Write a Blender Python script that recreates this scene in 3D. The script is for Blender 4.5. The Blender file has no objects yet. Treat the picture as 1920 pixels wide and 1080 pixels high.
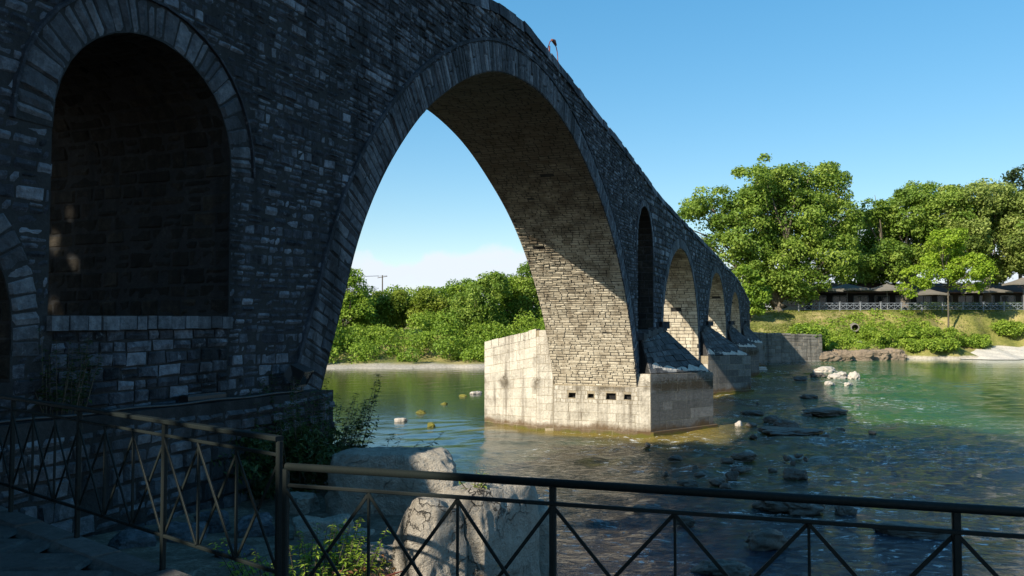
import bpy, math, random
import numpy as np
from mathutils import Vector, Matrix, noise as mnoise
from mathutils.geometry import tessellate_polygon
PI = math.pi
C = bpy.context.scene.collection

# ------------------------------------------------------------------ frame of the place
EYE = 4.9
PHI = math.atan((1527-960)/1500*math.cos(math.atan(60/1500)))
U = np.array([math.sin(PHI), math.cos(PHI), 0.0])      # along the bridge, away from the camera
N = np.array([-math.cos(PHI), math.sin(PHI), 0.0])     # across the bridge, away from the camera
NEAR, FAR = 7.2, 10.97
def W(s, d, h):                                          # h measured from eye level
    return U*s + N*d + np.array([0, 0, h+EYE])
# sun travels (+2.1 u, -1 n, -1.4 z)
SUN = -2.1*U + N + np.array([0, 0, 1.4]); SUN = SUN/np.linalg.norm(SUN)
SUN_EL = math.asin(SUN[2]); SUN_AZ = math.atan2(SUN[0], SUN[1])

# ------------------------------------------------------------------ camera
cam = bpy.data.cameras.new('camera'); camo = bpy.data.objects.new('camera', cam); C.objects.link(camo)
camo.location = (0, 0, EYE); camo.rotation_euler = (PI/2+math.atan(60/1500), 0, 0)
cam.sensor_width = 36; cam.lens = 1500/1920*36; cam.clip_start = .05; cam.clip_end = 6000
bpy.context.scene.camera = camo

# ------------------------------------------------------------------ world and sun
sc = bpy.context.scene
w = bpy.data.worlds.new('World'); sc.world = w; w.use_nodes = True
nt = w.node_tree; nt.nodes.clear()
def nd(nt, t, **k):
    n = nt.nodes.new(t)
    for a, b in k.items():
        if a in n.inputs.keys() if hasattr(n.inputs, 'keys') else False: n.inputs[a].default_value = b
        else: setattr(n, a, b)
    return n
out = nd(nt, 'ShaderNodeOutputWorld'); bg = nd(nt, 'ShaderNodeBackground')
sky = nd(nt, 'ShaderNodeTexSky'); sky.sky_type = 'NISHITA'; sky.sun_disc = False
sky.sun_elevation = SUN_EL; sky.sun_rotation = SUN_AZ; sky.altitude = 0; sky.air_density = 1.0; sky.dust_density = .2; sky.ozone_density = 2.0
SKY_STRENGTH = .104
tc = nd(nt, 'ShaderNodeTexCoord'); sep = nd(nt, 'ShaderNodeSeparateXYZ')
nt.links.new(tc.outputs['Generated'], sep.inputs[0])
mp = nd(nt, 'ShaderNodeMapping'); mp.inputs['Scale'].default_value = (1, 1, 2.6)
nt.links.new(tc.outputs['Generated'], mp.inputs[0])
no = nd(nt, 'ShaderNodeTexNoise'); no.inputs['Scale'].default_value = 9; no.inputs['Detail'].default_value = 8; no.inputs['Roughness'].default_value = .55
nt.links.new(mp.outputs[0], no.inputs['Vector'])
def mth(nt, op, a, b=None, c=None, clamp=False):
    n = nt.nodes.new('ShaderNodeMath'); n.operation = op; n.use_clamp = clamp
    for i, v in enumerate((a, b, c)):
        if v is None: continue
        if isinstance(v, (int, float)): n.inputs[i].default_value = v
        else: nt.links.new(v, n.inputs[i])
    return n.outputs[0]
def mrange(nt, v, a, b, c=0., d=1., smooth=True):
    n = nt.nodes.new('ShaderNodeMapRange'); n.interpolation_type = 'SMOOTHSTEP' if smooth else 'LINEAR'
    nt.links.new(v, n.inputs[0])
    for i, x in enumerate((a, b, c, d)): n.inputs[i+1].default_value = x
    return n.outputs[0]
# cumulus bank low over the horizon: the cloud top varies with the noise
no2 = nd(nt, 'ShaderNodeTexNoise'); no2.inputs['Scale'].default_value = 5.5; no2.inputs['Detail'].default_value = 6
nt.links.new(tc.outputs['Generated'], no2.inputs['Vector'])
top = mth(nt, 'MULTIPLY_ADD', no2.outputs[0], .22, -.012)
edge = mth(nt, 'SUBTRACT', top, sep.outputs[2])
cm = mrange(nt, edge, -.003, .009)
cn = mrange(nt, no.outputs[0], .36, .56)
cmask = mth(nt, 'MULTIPLY', cm, mth(nt, 'MULTIPLY_ADD', cn, .5, .48))
cmask = mth(nt, 'MULTIPLY', cmask, mrange(nt, sep.outputs[2], -.02, .0))
mixc = nd(nt, 'ShaderNodeMix'); mixc.data_type = 'RGBA'
nt.links.new(cmask, mixc.inputs[0])
# saturation of the phone picture's clear sky
hs = nd(nt, 'ShaderNodeHueSaturation'); hs.inputs['Saturation'].default_value = 1.9; hs.inputs['Value'].default_value = 2.0; hs.inputs['Hue'].default_value = .495
gm = nd(nt, 'ShaderNodeGamma'); gm.inputs[1].default_value = .55; nt.links.new(sky.outputs[0], gm.inputs[0]); nt.links.new(gm.outputs[0], hs.inputs['Color'])
nt.links.new(hs.outputs[0], mixc.inputs['A']); mixc.inputs['B'].default_value = (4.9, 5.35, 5.9, 1)
nt.links.new(mixc.outputs['Result'], bg.inputs[0]); bg.inputs[1].default_value = SKY_STRENGTH
nt.links.new(bg.outputs[0], out.inputs[0])

sun = bpy.data.lights.new('sun', 'SUN'); sun.energy = 5.0; sun.angle = math.radians(.5); sun.color = (1, .9, .74)
suno = bpy.data.objects.new('sun', sun); C.objects.link(suno)
suno.rotation_euler = Vector((-SUN).tolist()).to_track_quat('-Z', 'Y').to_euler(); suno.location = (0, 0, 60)
sc.view_settings.view_transform = 'Standard'; sc.view_settings.look = 'None'
sc.view_settings.exposure = 0.75; sc.view_settings.gamma = 1
sc.render.engine = 'CYCLES'

# ------------------------------------------------------------------ helpers
class MB:
    """collects faces; build() links them as one mesh object"""
    def __init__(s): s.v = []; s.f = []; s.t = []; s.n = 0
    def add(s, verts, faces, tone=.5):
        verts = np.asarray(verts, float).reshape(-1, 3)
        o = s.n; s.v.append(verts); s.n += len(verts)
        for f in faces: s.f.append([i+o for i in f])
        if np.isscalar(tone): s.t.extend([tone]*len(faces))
        else: s.t.extend(tone)
    def build(s, name, m, parent=None, origin=None, smooth=False):
        me = bpy.data.meshes.new(name)
        v = np.concatenate(s.v) if s.v else np.zeros((0, 3))
        if parent is not None and origin is None:
            mi = np.array(parent.matrix_world_.inverted()); v = v@mi[:3, :3].T + mi[:3, 3]
        o = bpy.data.objects.new(name, me)
        if origin is not None:
            origin = np.array(origin, float); v = v-origin; o.location = origin
        me.from_pydata(v.tolist(), [], s.f)
        a = me.attributes.new('tone', 'FLOAT', 'FACE'); a.data.foreach_set('value', np.array(s.t, dtype=np.float32))
        if smooth: me.polygons.foreach_set('use_smooth', [True]*len(me.polygons))
        me.update(); me.materials.append(m); C.objects.link(o)
        if parent is not None: o.parent = parent
        return o
_MW = {}
class Root:                                             # an Empty wrapped with its world matrix
    pass
def mat_of(loc, rz=0): return Matrix.Translation(Vector([float(x) for x in loc]))@Matrix.Rotation(rz, 4, 'Z')
def add(mb, *a, **k): mb.add(*a, **k)
class E(object):
    def __init__(self, o, mw): self.o = o; self.matrix_world_ = mw
def tag(o, label=None, cat=None, group=None, kind=None):
    if label: o['label'] = label
    if cat: o['category'] = cat
    if group: o['group'] = group
    if kind: o['kind'] = kind
    return o
def thing(name, loc, label, cat, group=None, rz=0):
    o = bpy.data.objects.new(name, None); C.objects.link(o); o.location = [float(x) for x in loc]; o.rotation_euler = (0, 0, rz)
    o.empty_display_size = .3
    return tag(o, label, cat, group)
def build(mb, name, m, root=None, smooth=False, origin=None):
    """vertices are in world space; parent is placed at its location / z rotation"""
    v = np.concatenate(mb.v)
    me = bpy.data.meshes.new(name); o = bpy.data.objects.new(name, me)
    if root is not None:
        chain = []; r = root
        M = Matrix.Identity(4)
        while r is not None: chain.append(r); r = r.parent
        for r in reversed(chain): M = M@(Matrix.Translation(r.location)@r.rotation_euler.to_matrix().to_4x4())
        mi = np.array(M.inverted()); v = v@mi[:3, :3].T+mi[:3, 3]
    else:
        if origin is None:
            origin = np.array([(v[:, 0].min()+v[:, 0].max())/2, (v[:, 1].min()+v[:, 1].max())/2, v[:, 2].min()])
        origin = np.array(origin, float); v = v-origin; o.location = origin.tolist()
    nf = len(mb.f)
    sizes = np.fromiter((len(f) for f in mb.f), dtype=np.int32, count=nf)
    me.vertices.add(len(v)); me.vertices.foreach_set('co', v.astype(np.float32).ravel())
    loops = np.fromiter((i for f in mb.f for i in f), dtype=np.int32)
    me.loops.add(len(loops)); me.loops.foreach_set('vertex_index', loops)
    me.polygons.add(nf); st = np.concatenate([[0], np.cumsum(sizes)[:-1]]).astype(np.int32)
    me.polygons.foreach_set('loop_start', st); me.polygons.foreach_set('loop_total', sizes)
    a = me.attributes.new('tone', 'FLOAT', 'FACE'); a.data.foreach_set('value', np.array(mb.t, dtype=np.float32))
    me.polygons.foreach_set('use_smooth', np.full(nf, bool(smooth)))
    me.update(calc_edges=True); me.validate(); me.materials.append(m); C.objects.link(o)
    if root is not None: o.parent = root
    return o
def box(mb, c, size, R=None, tone=.5):
    c = np.array(c, float); sx, sy, sz = [x/2 for x in size]
    v = np.array([[x, y, z] for z in (-sz, sz) for y in (-sy, sy) for x in (-sx, sx)])
    if R is not None: v = v@np.array(R).T
    mb.add(v+c, [(0, 2, 3, 1), (4, 5, 7, 6), (0, 1, 5, 4), (2, 6, 7, 3), (0, 4, 6, 2), (1, 3, 7, 5)], tone)
def beam(mb, p, q, wd, ht, up=(0, 0, 1), tone=.5):
    """rectangular bar from p to q"""
    p = np.array(p, float); q = np.array(q, float); t = q-p; L = np.linalg.norm(t); t /= L
    up = np.array(up, float); s = np.cross(t, up)
    if np.linalg.norm(s) < 1e-3: s = np.cross(t, (1, 0, 0))
    s /= np.linalg.norm(s); n = np.cross(s, t)
    b = min(wd, ht)*.18
    prof = [(-wd/2+b, -ht/2), (wd/2-b, -ht/2), (wd/2, -ht/2+b), (wd/2, ht/2-b), (wd/2-b, ht/2), (-wd/2+b, ht/2), (-wd/2, ht/2-b), (-wd/2, -ht/2+b)]
    v = [P+s*a+n*c for P in (p, q) for a, c in prof]
    f = [(i, (i+1) % 8, 8+(i+1) % 8, 8+i) for i in range(8)]+[tuple(range(7, -1, -1)), tuple(range(8, 16))]
    mb.add(v, f, tone)
def tube(mb, pts, rad, seg=8, tone=.5, cap=True):
    pts = [np.array(p, float) for p in pts]; n = len(pts)
    if np.isscalar(rad): rad = [rad]*n
    V = []; ref = np.array([.13, .31, .94])
    for i, p in enumerate(pts):
        t = pts[min(i+1, n-1)]-pts[max(i-1, 0)]; t /= np.linalg.norm(t)
        a = np.cross(t, ref); a /= np.linalg.norm(a); b = np.cross(t, a)
        for k in range(seg):
            th = 2*PI*k/seg; V.append(p+rad[i]*(a*math.cos(th)+b*math.sin(th)))
    F = [(i*seg+k, i*seg+(k+1) % seg, (i+1)*seg+(k+1) % seg, (i+1)*seg+k) for i in range(n-1) for k in range(seg)]
    if cap: F += [tuple(range(seg-1, -1, -1)), tuple(range((n-1)*seg, n*seg))]
    mb.add(V, F, tone)
def vnoise(P, seed=0):
    """cheap smooth 3-D noise for arrays, about -1..1"""
    r = np.random.RandomState(seed); s = np.zeros(len(P))
    for k in range(10):
        d = r.normal(size=3); d /= np.linalg.norm(d); s += np.sin(P@d*r.uniform(.7, 1.7)+r.uniform(0, 6.28))
    return s/3.2

# ------------------------------------------------------------------ materials
def mat(name):
    m = bpy.data.materials.new(name); m.use_nodes = True; nt = m.node_tree; nt.nodes.clear()
    o = nt.nodes.new('ShaderNodeOutputMaterial'); b = nt.nodes.new('ShaderNodeBsdfPrincipled')
    nt.links.new(b.outputs[0], o.inputs[0]); return m, nt, b, o
def noise(nt, scale, detail=5, rough=.6, vec=None, dist=0):
    n = nt.nodes.new('ShaderNodeTexNoise'); n.inputs['Scale'].default_value = scale; n.inputs['Detail'].default_value = detail
    n.inputs['Roughness'].default_value = rough; n.inputs['Distortion'].default_value = dist
    if vec is not None: nt.links.new(vec, n.inputs['Vector'])
    return n.outputs[0]
def ramp(nt, v, stops):
    r = nt.nodes.new('ShaderNodeValToRGB'); nt.links.new(v, r.inputs[0])
    e = r.color_ramp.elements
    while len(e) < len(stops): e.new(.5)
    for i, (p, c) in enumerate(stops): e[i].position = p; e[i].color = (*c, 1)
    return r.outputs[0]
def mixc_(nt, f, a, b, mode='MIX'):
    n = nt.nodes.new('ShaderNodeMix'); n.data_type = 'RGBA'; n.blend_type = mode
    for i, v in ((0, f), ('A', a), ('B', b)):
        if isinstance(v, (int, float)): n.inputs[i].default_value = v
        elif isinstance(v, tuple): n.inputs[i].default_value = (*v, 1)
        else: nt.links.new(v, n.inputs[i])
    return n.outputs['Result']
def worldpos(nt, scale=(1, 1, 1), rot=0):
    g = nt.nodes.new('ShaderNodeNewGeometry')
    m = nt.nodes.new('ShaderNodeMapping'); m.vector_type = 'POINT'; m.inputs['Scale'].default_value = scale; m.inputs['Rotation'].default_value = (0, 0, rot)
    nt.links.new(g.outputs['Position'], m.inputs[0]); return m.outputs[0]
def attr(nt, n='tone'):
    a = nt.nodes.new('ShaderNodeAttribute'); a.attribute_name = n; return a.outputs['Fac']
def bump(nt, bsdf, h, strength=.5, dist=.02):
    b = nt.nodes.new('ShaderNodeBump'); b.inputs['Strength'].default_value = strength; b.inputs['Distance'].default_value = dist
    nt.links.new(h, b.inputs['Height']); nt.links.new(b.outputs[0], bsdf.inputs['Normal'])
def stone_mat(name, dark, mid, light, stain=(.03, .03, .028), stain_amt=.8, streak=True, bs=.6, lich=.3, wet=False, shade_brown=False, lime=0, crack=False, tw=.4):
    m, nt, b, o = mat(name)
    p = worldpos(nt); t = attr(nt)
    n1 = noise(nt, 1.1, 6, .65, p); n2 = noise(nt, 9, 8, .7, p); n3 = noise(nt, 45, 4, .7, p)
    v = mth(nt, 'ADD', mth(nt, 'MULTIPLY', t, tw), mth(nt, 'MULTIPLY_ADD', n2, .75, -.07-tw*.5)); v = mth(nt, 'MULTIPLY_ADD', noise(nt, 24, 6, .75, p), .34, v)
    col = ramp(nt, v, [(.12, dark), (.48, mid), (.88, light)])
    if streak:
        ps = worldpos(nt, (1.6, 1.6, .12)); ns = noise(nt, 1.4, 5, .6, ps)
        k = mth(nt, 'MULTIPLY', mrange(nt, ns, .47, .68), stain_amt)
        col = mixc_(nt, k, col, stain)
    k2 = mth(nt, 'MULTIPLY', mrange(nt, n1, .5, .72), stain_amt*.8)
    col = mixc_(nt, k2, col, stain)
    k3 = mth(nt, 'MULTIPLY', mrange(nt, noise(nt, 4.2, 6, .75, p), .58, .7), lich)
    col = mixc_(nt, k3, col, tuple(x*1.25 for x in light))
    if lime:
        pl_ = worldpos(nt, (1.3, 1.3, .09)); k4 = mth(nt, 'MULTIPLY', mrange(nt, noise(nt, 1.1, 6, .65, pl_), .55, .74), lime)
        col = mixc_(nt, k4, col, (.2, .215, .245))
    # fine pits
    col = mixc_(nt, mrange(nt, n3, .25, .42, .55, 0), col, stain)
    if wet:                                               # algae and damp just above the waterline
        g = nt.nodes.new('ShaderNodeNewGeometry'); s = nt.nodes.new('ShaderNodeSeparateXYZ'); nt.links.new(g.outputs['Position'], s.inputs[0])
        z = mth(nt, 'ADD', s.outputs[2], mth(nt, 'MULTIPLY', mth(nt, 'SUBTRACT', n1, .5), .9))
        col = mixc_(nt, mrange(nt, z, .12, .42, .85, 0), col, (.1, .055, .02))
        col = mixc_(nt, mrange(nt, z, -.1, .12, .8, 0), col, (.1, .1, .012))
        # old flood mark: a dark crust about two metres up
        zz = mth(nt, 'ABSOLUTE', mth(nt, 'SUBTRACT', mth(nt, 'ADD', s.outputs[2], mth(nt, 'MULTIPLY', mth(nt, 'SUBTRACT', n2, .5), 1.1)), 2.0))
        kk = mth(nt, 'MULTIPLY', mrange(nt, zz, .08, .42, 1, 0), mrange(nt, noise(nt, .55, 3, .5, p), .45, .62))
        col = mixc_(nt, mth(nt, 'MULTIPLY', kk, .92), col, (.06, .045, .025))
    if shade_brown:  # stone weathered browner higher up, deepened to paint in the soffit's shade
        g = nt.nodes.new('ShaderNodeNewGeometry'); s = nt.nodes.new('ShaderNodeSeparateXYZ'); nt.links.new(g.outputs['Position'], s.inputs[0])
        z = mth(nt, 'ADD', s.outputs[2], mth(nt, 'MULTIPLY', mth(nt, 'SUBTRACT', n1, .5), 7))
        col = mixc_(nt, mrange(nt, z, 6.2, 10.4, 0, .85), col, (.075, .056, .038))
    nt.links.new(col, b.inputs['Base Color']); b.inputs['Roughness'].default_value = .92; b.inputs['Specular IOR Level'].default_value = .25
    h = mth(nt, 'ADD', n2, mth(nt, 'MULTIPLY', n3, .45))
    if crack:
        vo = nt.nodes.new('ShaderNodeTexVoronoi'); vo.feature = 'DISTANCE_TO_EDGE'; vo.inputs['Scale'].default_value = 3.1
        pd = nt.nodes.new('ShaderNodeMix'); pd.data_type = 'VECTOR'; pd.inputs[0].default_value = .42; nt.links.new(p, pd.inputs['A'])
        nv = nt.nodes.new('ShaderNodeTexNoise'); nv.inputs['Scale'].default_value = 3.5; nv.inputs['Detail'].default_value = 6; nt.links.new(p, nv.inputs['Vector']); nt.links.new(nv.outputs['Color'], pd.inputs['B']); nt.links.new(pd.outputs[1], vo.inputs['Vector'])
        ck = mth(nt, 'MULTIPLY', mrange(nt, vo.outputs[0], 0, .013, 1, 0), mrange(nt, n1, .47, .6))
        h = mth(nt, 'SUBTRACT', h, mth(nt, 'MULTIPLY', ck, .6)); col = mixc_(nt, mth(nt, 'MULTIPLY', ck, .25), col, (.1, .088, .07)); nt.links.new(col, b.inputs['Base Color'])
    bump(nt, b, h, bs, .05)
    return m
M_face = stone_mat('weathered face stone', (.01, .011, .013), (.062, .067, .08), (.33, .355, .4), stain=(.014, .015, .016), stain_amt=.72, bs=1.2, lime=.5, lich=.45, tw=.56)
M_ring = stone_mat('voussoir stone', (.025, .027, .03), (.1, .106, .118), (.32, .335, .36), stain=(.022, .023, .024), stain_amt=.75, bs=1.0)
M_roof = stone_mat('dark roof stone', (.03, .03, .031), (.08, .082, .085), (.2, .2, .2), stain=(.02, .02, .02), stain_amt=.6)
M_mort = stone_mat('dark mortar', (.014, .014, .014), (.034, .034, .034), (.09, .09, .088), stain=(.009, .009, .009), stain_amt=.7)
M_soff = stone_mat('soffit stone', (.3, .25, .18), (.54, .475, .36), (.76, .7, .57), stain=(.17, .13, .085), stain_amt=.6, lich=.25, shade_brown=True)
M_softm = stone_mat('soffit mortar', (.16, .125, .08), (.3, .25, .17), (.45, .39, .29), stain_amt=.4, shade_brown=True)
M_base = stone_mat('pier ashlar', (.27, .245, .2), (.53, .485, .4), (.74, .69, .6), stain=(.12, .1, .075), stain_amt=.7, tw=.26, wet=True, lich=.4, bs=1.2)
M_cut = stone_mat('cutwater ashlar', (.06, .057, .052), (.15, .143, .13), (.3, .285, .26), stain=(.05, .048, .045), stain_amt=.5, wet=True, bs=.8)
M_boul = stone_mat('limestone boulder', (.22, .2, .165), (.42, .38, .32), (.64, .6, .52), stain=(.09, .08, .065), stain_amt=.6, streak=False, bs=1.5, crack=True, lich=.5)
M_shade_lining = stone_mat('shade-dark opening lining', (.006, .005, .004), (.02, .017, .013), (.07, .06, .045), stain=(.008, .007, .006), stain_amt=.8)  # lining stone darkened to paint in the shade inside the openings
M_riv = stone_mat('river rock', (.04, .036, .03), (.1, .09, .075), (.22, .2, .17), stain=(.02, .018, .014), streak=False, bs=.9); M_riv.node_tree.nodes['Principled BSDF'].inputs['Roughness'].default_value = .45
M_rivp = stone_mat('pale river rock', (.22, .2, .17), (.42, .38, .33), (.62, .58, .52), stain=(.12, .1, .08), stain_amt=.3, streak=False)
M_moss = stone_mat('mossy rock', (.06, .06, .015), (.16, .15, .03), (.28, .27, .06), stain=(.04, .04, .015), streak=False)
M_pave = stone_mat('terrace paving', (.035, .035, .034), (.08, .08, .078), (.16, .16, .155), stain=(.03, .03, .03), stain_amt=.6, streak=False, bs=.7)

def metal(name, col, rough=.35, met=.0, coat=.0):
    m, nt, b, o = mat(name); p = worldpos(nt)
    n = noise(nt, 60, 5, .6, p); n1 = noise(nt, 6, 4, .6, p)
    c = mixc_(nt, mrange(nt, n, .4, .7, 0, .5), col, tuple(x*.55 for x in col)); c = mixc_(nt, mrange(nt, n1, .64, .76, 0, .5), c, (.05, .026, .015))
    nt.links.new(c, b.inputs['Base Color']); b.inputs['Metallic'].default_value = met
    nt.links.new(mrange(nt, n, .3, .7, rough, rough+.2), b.inputs['Roughness']); bump(nt, b, n, .15, .004); return m
M_rail = metal('dark green railing paint', (.008, .0125, .012), .5)
M_rail.node_tree.nodes['Principled BSDF'].inputs['Specular IOR Level'].default_value = .22
M_black = metal('black lamp housing', (.012, .012, .013), .4)
M_rust = metal('rusty iron', (.2, .05, .03), .6)
M_white = metal('white painted wood', (.22, .235, .26), .5)
M_lat = metal('shaded blue grey lattice', (.2, .23, .27), .6)  # blue grey lattice, greyed further to carry the tree shade on it
M_grey = metal('grey steel', (.2, .2, .2), .5)
M_conc = stone_mat('grey concrete', (.09, .083, .07), (.19, .175, .15), (.32, .3, .26), stain_amt=.7)
def plain(name, col, rough=.8, var=.3, scale=2, sub=0):
    m, nt, b, o = mat(name); p = worldpos(nt); n = noise(nt, scale, 6, .6, p)
    c = mixc_(nt, mrange(nt, n, .3, .7, 0, var), col, tuple(x*.4 for x in col)); nt.links.new(c, b.inputs['Base Color']); b.inputs['Roughness'].default_value = rough
    bump(nt, b, n, .3, .05); return m
M_scarp = stone_mat('brown eroded bank', (.09, .065, .045), (.22, .17, .12), (.38, .31, .23), stain=(.06, .045, .03), stain_amt=.7, streak=False, bs=1.5)
M_awn = plain('cream canvas', (.19, .175, .15), .8, .3)
M_dark = plain('dark timber wall', (.02, .018, .016), .8, .3)
M_glass = plain('dark window glass', (.02, .03, .035), .1, .1)
M_wallw = plain('pale plaster', (.5, .48, .43), .8, .2)
M_bark = plain('bark', (.1, .085, .06), .9, .6, 6)
M_barkp = plain('pale plane bark', (.15, .125, .09), .9, .6, 5)
def leafmat(name, c0, c1, c2, trans=.35):
    m, nt, b, o = mat(name); t = attr(nt); g = worldpos(nt)
    v = mth(nt, 'ADD', mth(nt, 'MULTIPLY', t, .7), mth(nt, 'MULTIPLY', noise(nt, .35, 3, .5, g), .4))
    c = ramp(nt, v, [(.15, c0), (.5, c1), (.9, c2)])
    nt.links.new(c, b.inputs['Base Color']); b.inputs['Roughness'].default_value = .55; b.inputs['Specular IOR Level'].default_value = .35
    tr = nt.nodes.new('ShaderNodeBsdfTranslucent'); nt.links.new(mixc_(nt, .5, c, (.12, .2, .01)), tr.inputs[0])
    mx = nt.nodes.new('ShaderNodeMixShader'); mx.inputs[0].default_value = trans
    nt.links.new(b.outputs[0], mx.inputs[1]); nt.links.new(tr.outputs[0], mx.inputs[2]); nt.links.new(mx.outputs[0], o.inputs[0]); return m
L_plane = leafmat('plane tree leaves', (0.067, 0.134, 0.017), (0.171, 0.275, 0.034), (0.342, 0.439, 0.073), .45)
L_pale = leafmat('pale green leaves', (0.098, 0.146, 0.024), (0.232, 0.305, 0.061), (0.390, 0.451, 0.122), .45)
L_young = leafmat('bright young leaves', (0.146, 0.244, 0.015), (0.293, 0.439, 0.030), (0.427, 0.561, 0.061), .5)
L_yell = leafmat('yellow green leaves', (.09, .14, .012), (.2, .27, .026), (.34, .4, .055), .45)
L_bush = leafmat('bush leaves', (0.073, 0.146, 0.015), (0.195, 0.317, 0.030), (0.342, 0.464, 0.055), .45)
L_dark = leafmat('dark leaves', (.012, .025, .008), (.03, .055, .015), (.06, .1, .025), .2)
L_weed = leafmat('weed leaves', (0.110, 0.195, 0.017), (0.244, 0.366, 0.037), (0.403, 0.525, 0.073), .45)
L_grass = leafmat('grass blades', (0.085, 0.122, 0.018), (0.183, 0.220, 0.037), (0.317, 0.305, 0.085))
L_dry = leafmat('dry leaves', (.1, .04, .015), (.22, .1, .04), (.34, .2, .09), .1)

# ------------------------------------------------------------------ masonry generator
rng = random.Random(7)
BEV = [.03]
def stone(mb, f, a0, a1, b0, b1, proud, gap, tone, det=0, seed=0):
    j = lambda: rng.uniform(-1, 1)*gap*1.0
    A = [(a0+gap+j(), b0+gap+j()), (a1-gap+j(), b0+gap+j()), (a1-gap+j(), b1-gap+j()), (a0+gap+j(), b1-gap+j())]
    def pn(a, b):
        p, q, r = f(a, b), f(a+.01, b), f(a, b+.01)
        n = np.cross(q-p, r-p); return p, n/np.linalg.norm(n)
    ins = min(BEV[0], (a1-a0)*.14, (b1-b0)*.14); ca = (a0+a1)/2; cb = (b0+b1)/2
    _, nn = pn(ca, cb)
    base = [f(*q)-nn*.004 for q in A]
    if det == 0:
        tp = []
        for q in A:
            a = q[0]+(ins if q[0] < ca else -ins)*rng.uniform(.6, 1.5); b = q[1]+(ins if q[1] < cb else -ins)*rng.uniform(.6, 1.5)
            tp.append(f(a, b)+nn*proud*(rng.uniform(.7, 1.2) if BEV[0] > .02 else rng.uniform(.97, 1.03)))
        mb.add(base+tp, [(4, 5, 6, 7), (0, 1, 5, 4), (1, 2, 6, 5), (2, 3, 7, 6), (3, 0, 4, 7)], tone)
    else:
        nx = max(3, min(7, int((a1-a0)/.07)+2)); ny = max(3, min(7, int((b1-b0)/.07)+2))
        V = []; ph = rng.uniform(0, 100)
        q = np.array(A)
        tx, ty = rng.uniform(-.012, .012), rng.uniform(-.012, .012)
        for jn in range(ny):
            for i in range(nx):
                # non linear spacing: dense at the edges
                u_ = [0, .5, 1][min(i, 2)] if nx == 3 else (0 if i == 0 else 1 if i == nx-1 else (i-.5)/(nx-2) if False else .1+.8*(i-1)/(nx-3) if nx > 3 else .5)
                v_ = (0 if jn == 0 else 1 if jn == ny-1 else .12+.76*(jn-1)/(ny-3) if ny > 3 else .5)
                ab = (q[0]*(1-u_)+q[1]*u_)*(1-v_)+(q[3]*(1-u_)+q[2]*u_)*v_
                e = 0 if (i in (0, nx-1) or jn in (0, ny-1)) else 1
                c = 1-.5*max(abs(u_-.5), abs(v_-.5))
                hgt = 0 if not e else proud*c+tx*(u_-.5)*2+ty*(v_-.5)*2+mnoise.noise(Vector((ab[0]*9+ph, ab[1]*9, ph)))*.018
                V.append(f(ab[0], ab[1])+nn*(hgt-.004))
        F = [(jn*nx+i, jn*nx+i+1, (jn+1)*nx+i+1, (jn+1)*nx+i) for jn in range(ny-1) for i in range(nx-1)]
        mb.add(V, F, tone)
def masonry(mb, f, a0, a1, b0, b1, ch, ln, inside=None, gap=.012, proud=(.012, .045), det=None, wav=0, flat=None):
    b = b0; row = 0
    while b < b1-.02:
        h = rng.uniform(*ch)
        if b+h > b1-ch[0]*.5: h = b1-b
        a = a0-rng.uniform(0, ln[1]*.6)*(1 if row % 2 else .5)
        k = rng.uniform(0, 9); big = rng.random() < .2
        while a < a1:
            l = rng.uniform(*ln)*(1.3 if big else 1)
            x0 = max(a, a0); x1 = min(a+l, a1)
            if a1-x1 < ln[0]*.4: x1 = a1
            a = x1 if x1 >= a1 else a+l
            if x1-x0 < ln[0]*.3: continue
            wo = wav*(math.sin(x0*.55+b*.8)+.5*math.sin(x0*1.7+b*2+1))
            y0, y1 = b+wo, b+h+wo
            pieces = [(y0, y1)]
            if h > ch[0]*1.4 and rng.random() < .18: mid = y0+h*rng.uniform(.4, .6); pieces = [(y0, mid), (mid, y1)]
            for (p0, p1) in pieces:
                X0_, X1_ = x0, x1
                if inside is not None:
                    g = .02; ok = lambda x: inside(x, p0+g) and inside(x, p1-g) and inside(x, (p0+p1)/2)
                    if not (ok(x0+g) and ok(x1-g) and ok((x0+x1)/2)):
                        xs_ = np.linspace(x0, x1, 13); fl = [ok(x) for x in xs_]; best = (0, 0, 0); i_ = 0
                        while i_ < 13:
                            if fl[i_]:
                                k_ = i_
                                while k_+1 < 13 and fl[k_+1]: k_ += 1
                                if k_-i_ > best[0]: best = (k_-i_, i_, k_)
                                i_ = k_
                            i_ += 1
                        if best[0] < 3: continue
                        X0_, X1_ = xs_[best[1]], xs_[best[2]]
                if rng.random() < .006: continue
                dt = det(x0, p0) if det else 0
                stone(mb, f, X0_, X1_, p0, p1, rng.uniform(*proud), gap, min(1, max(0, rng.gauss(.5, .22))), dt)
        b += h; row += 1

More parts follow.
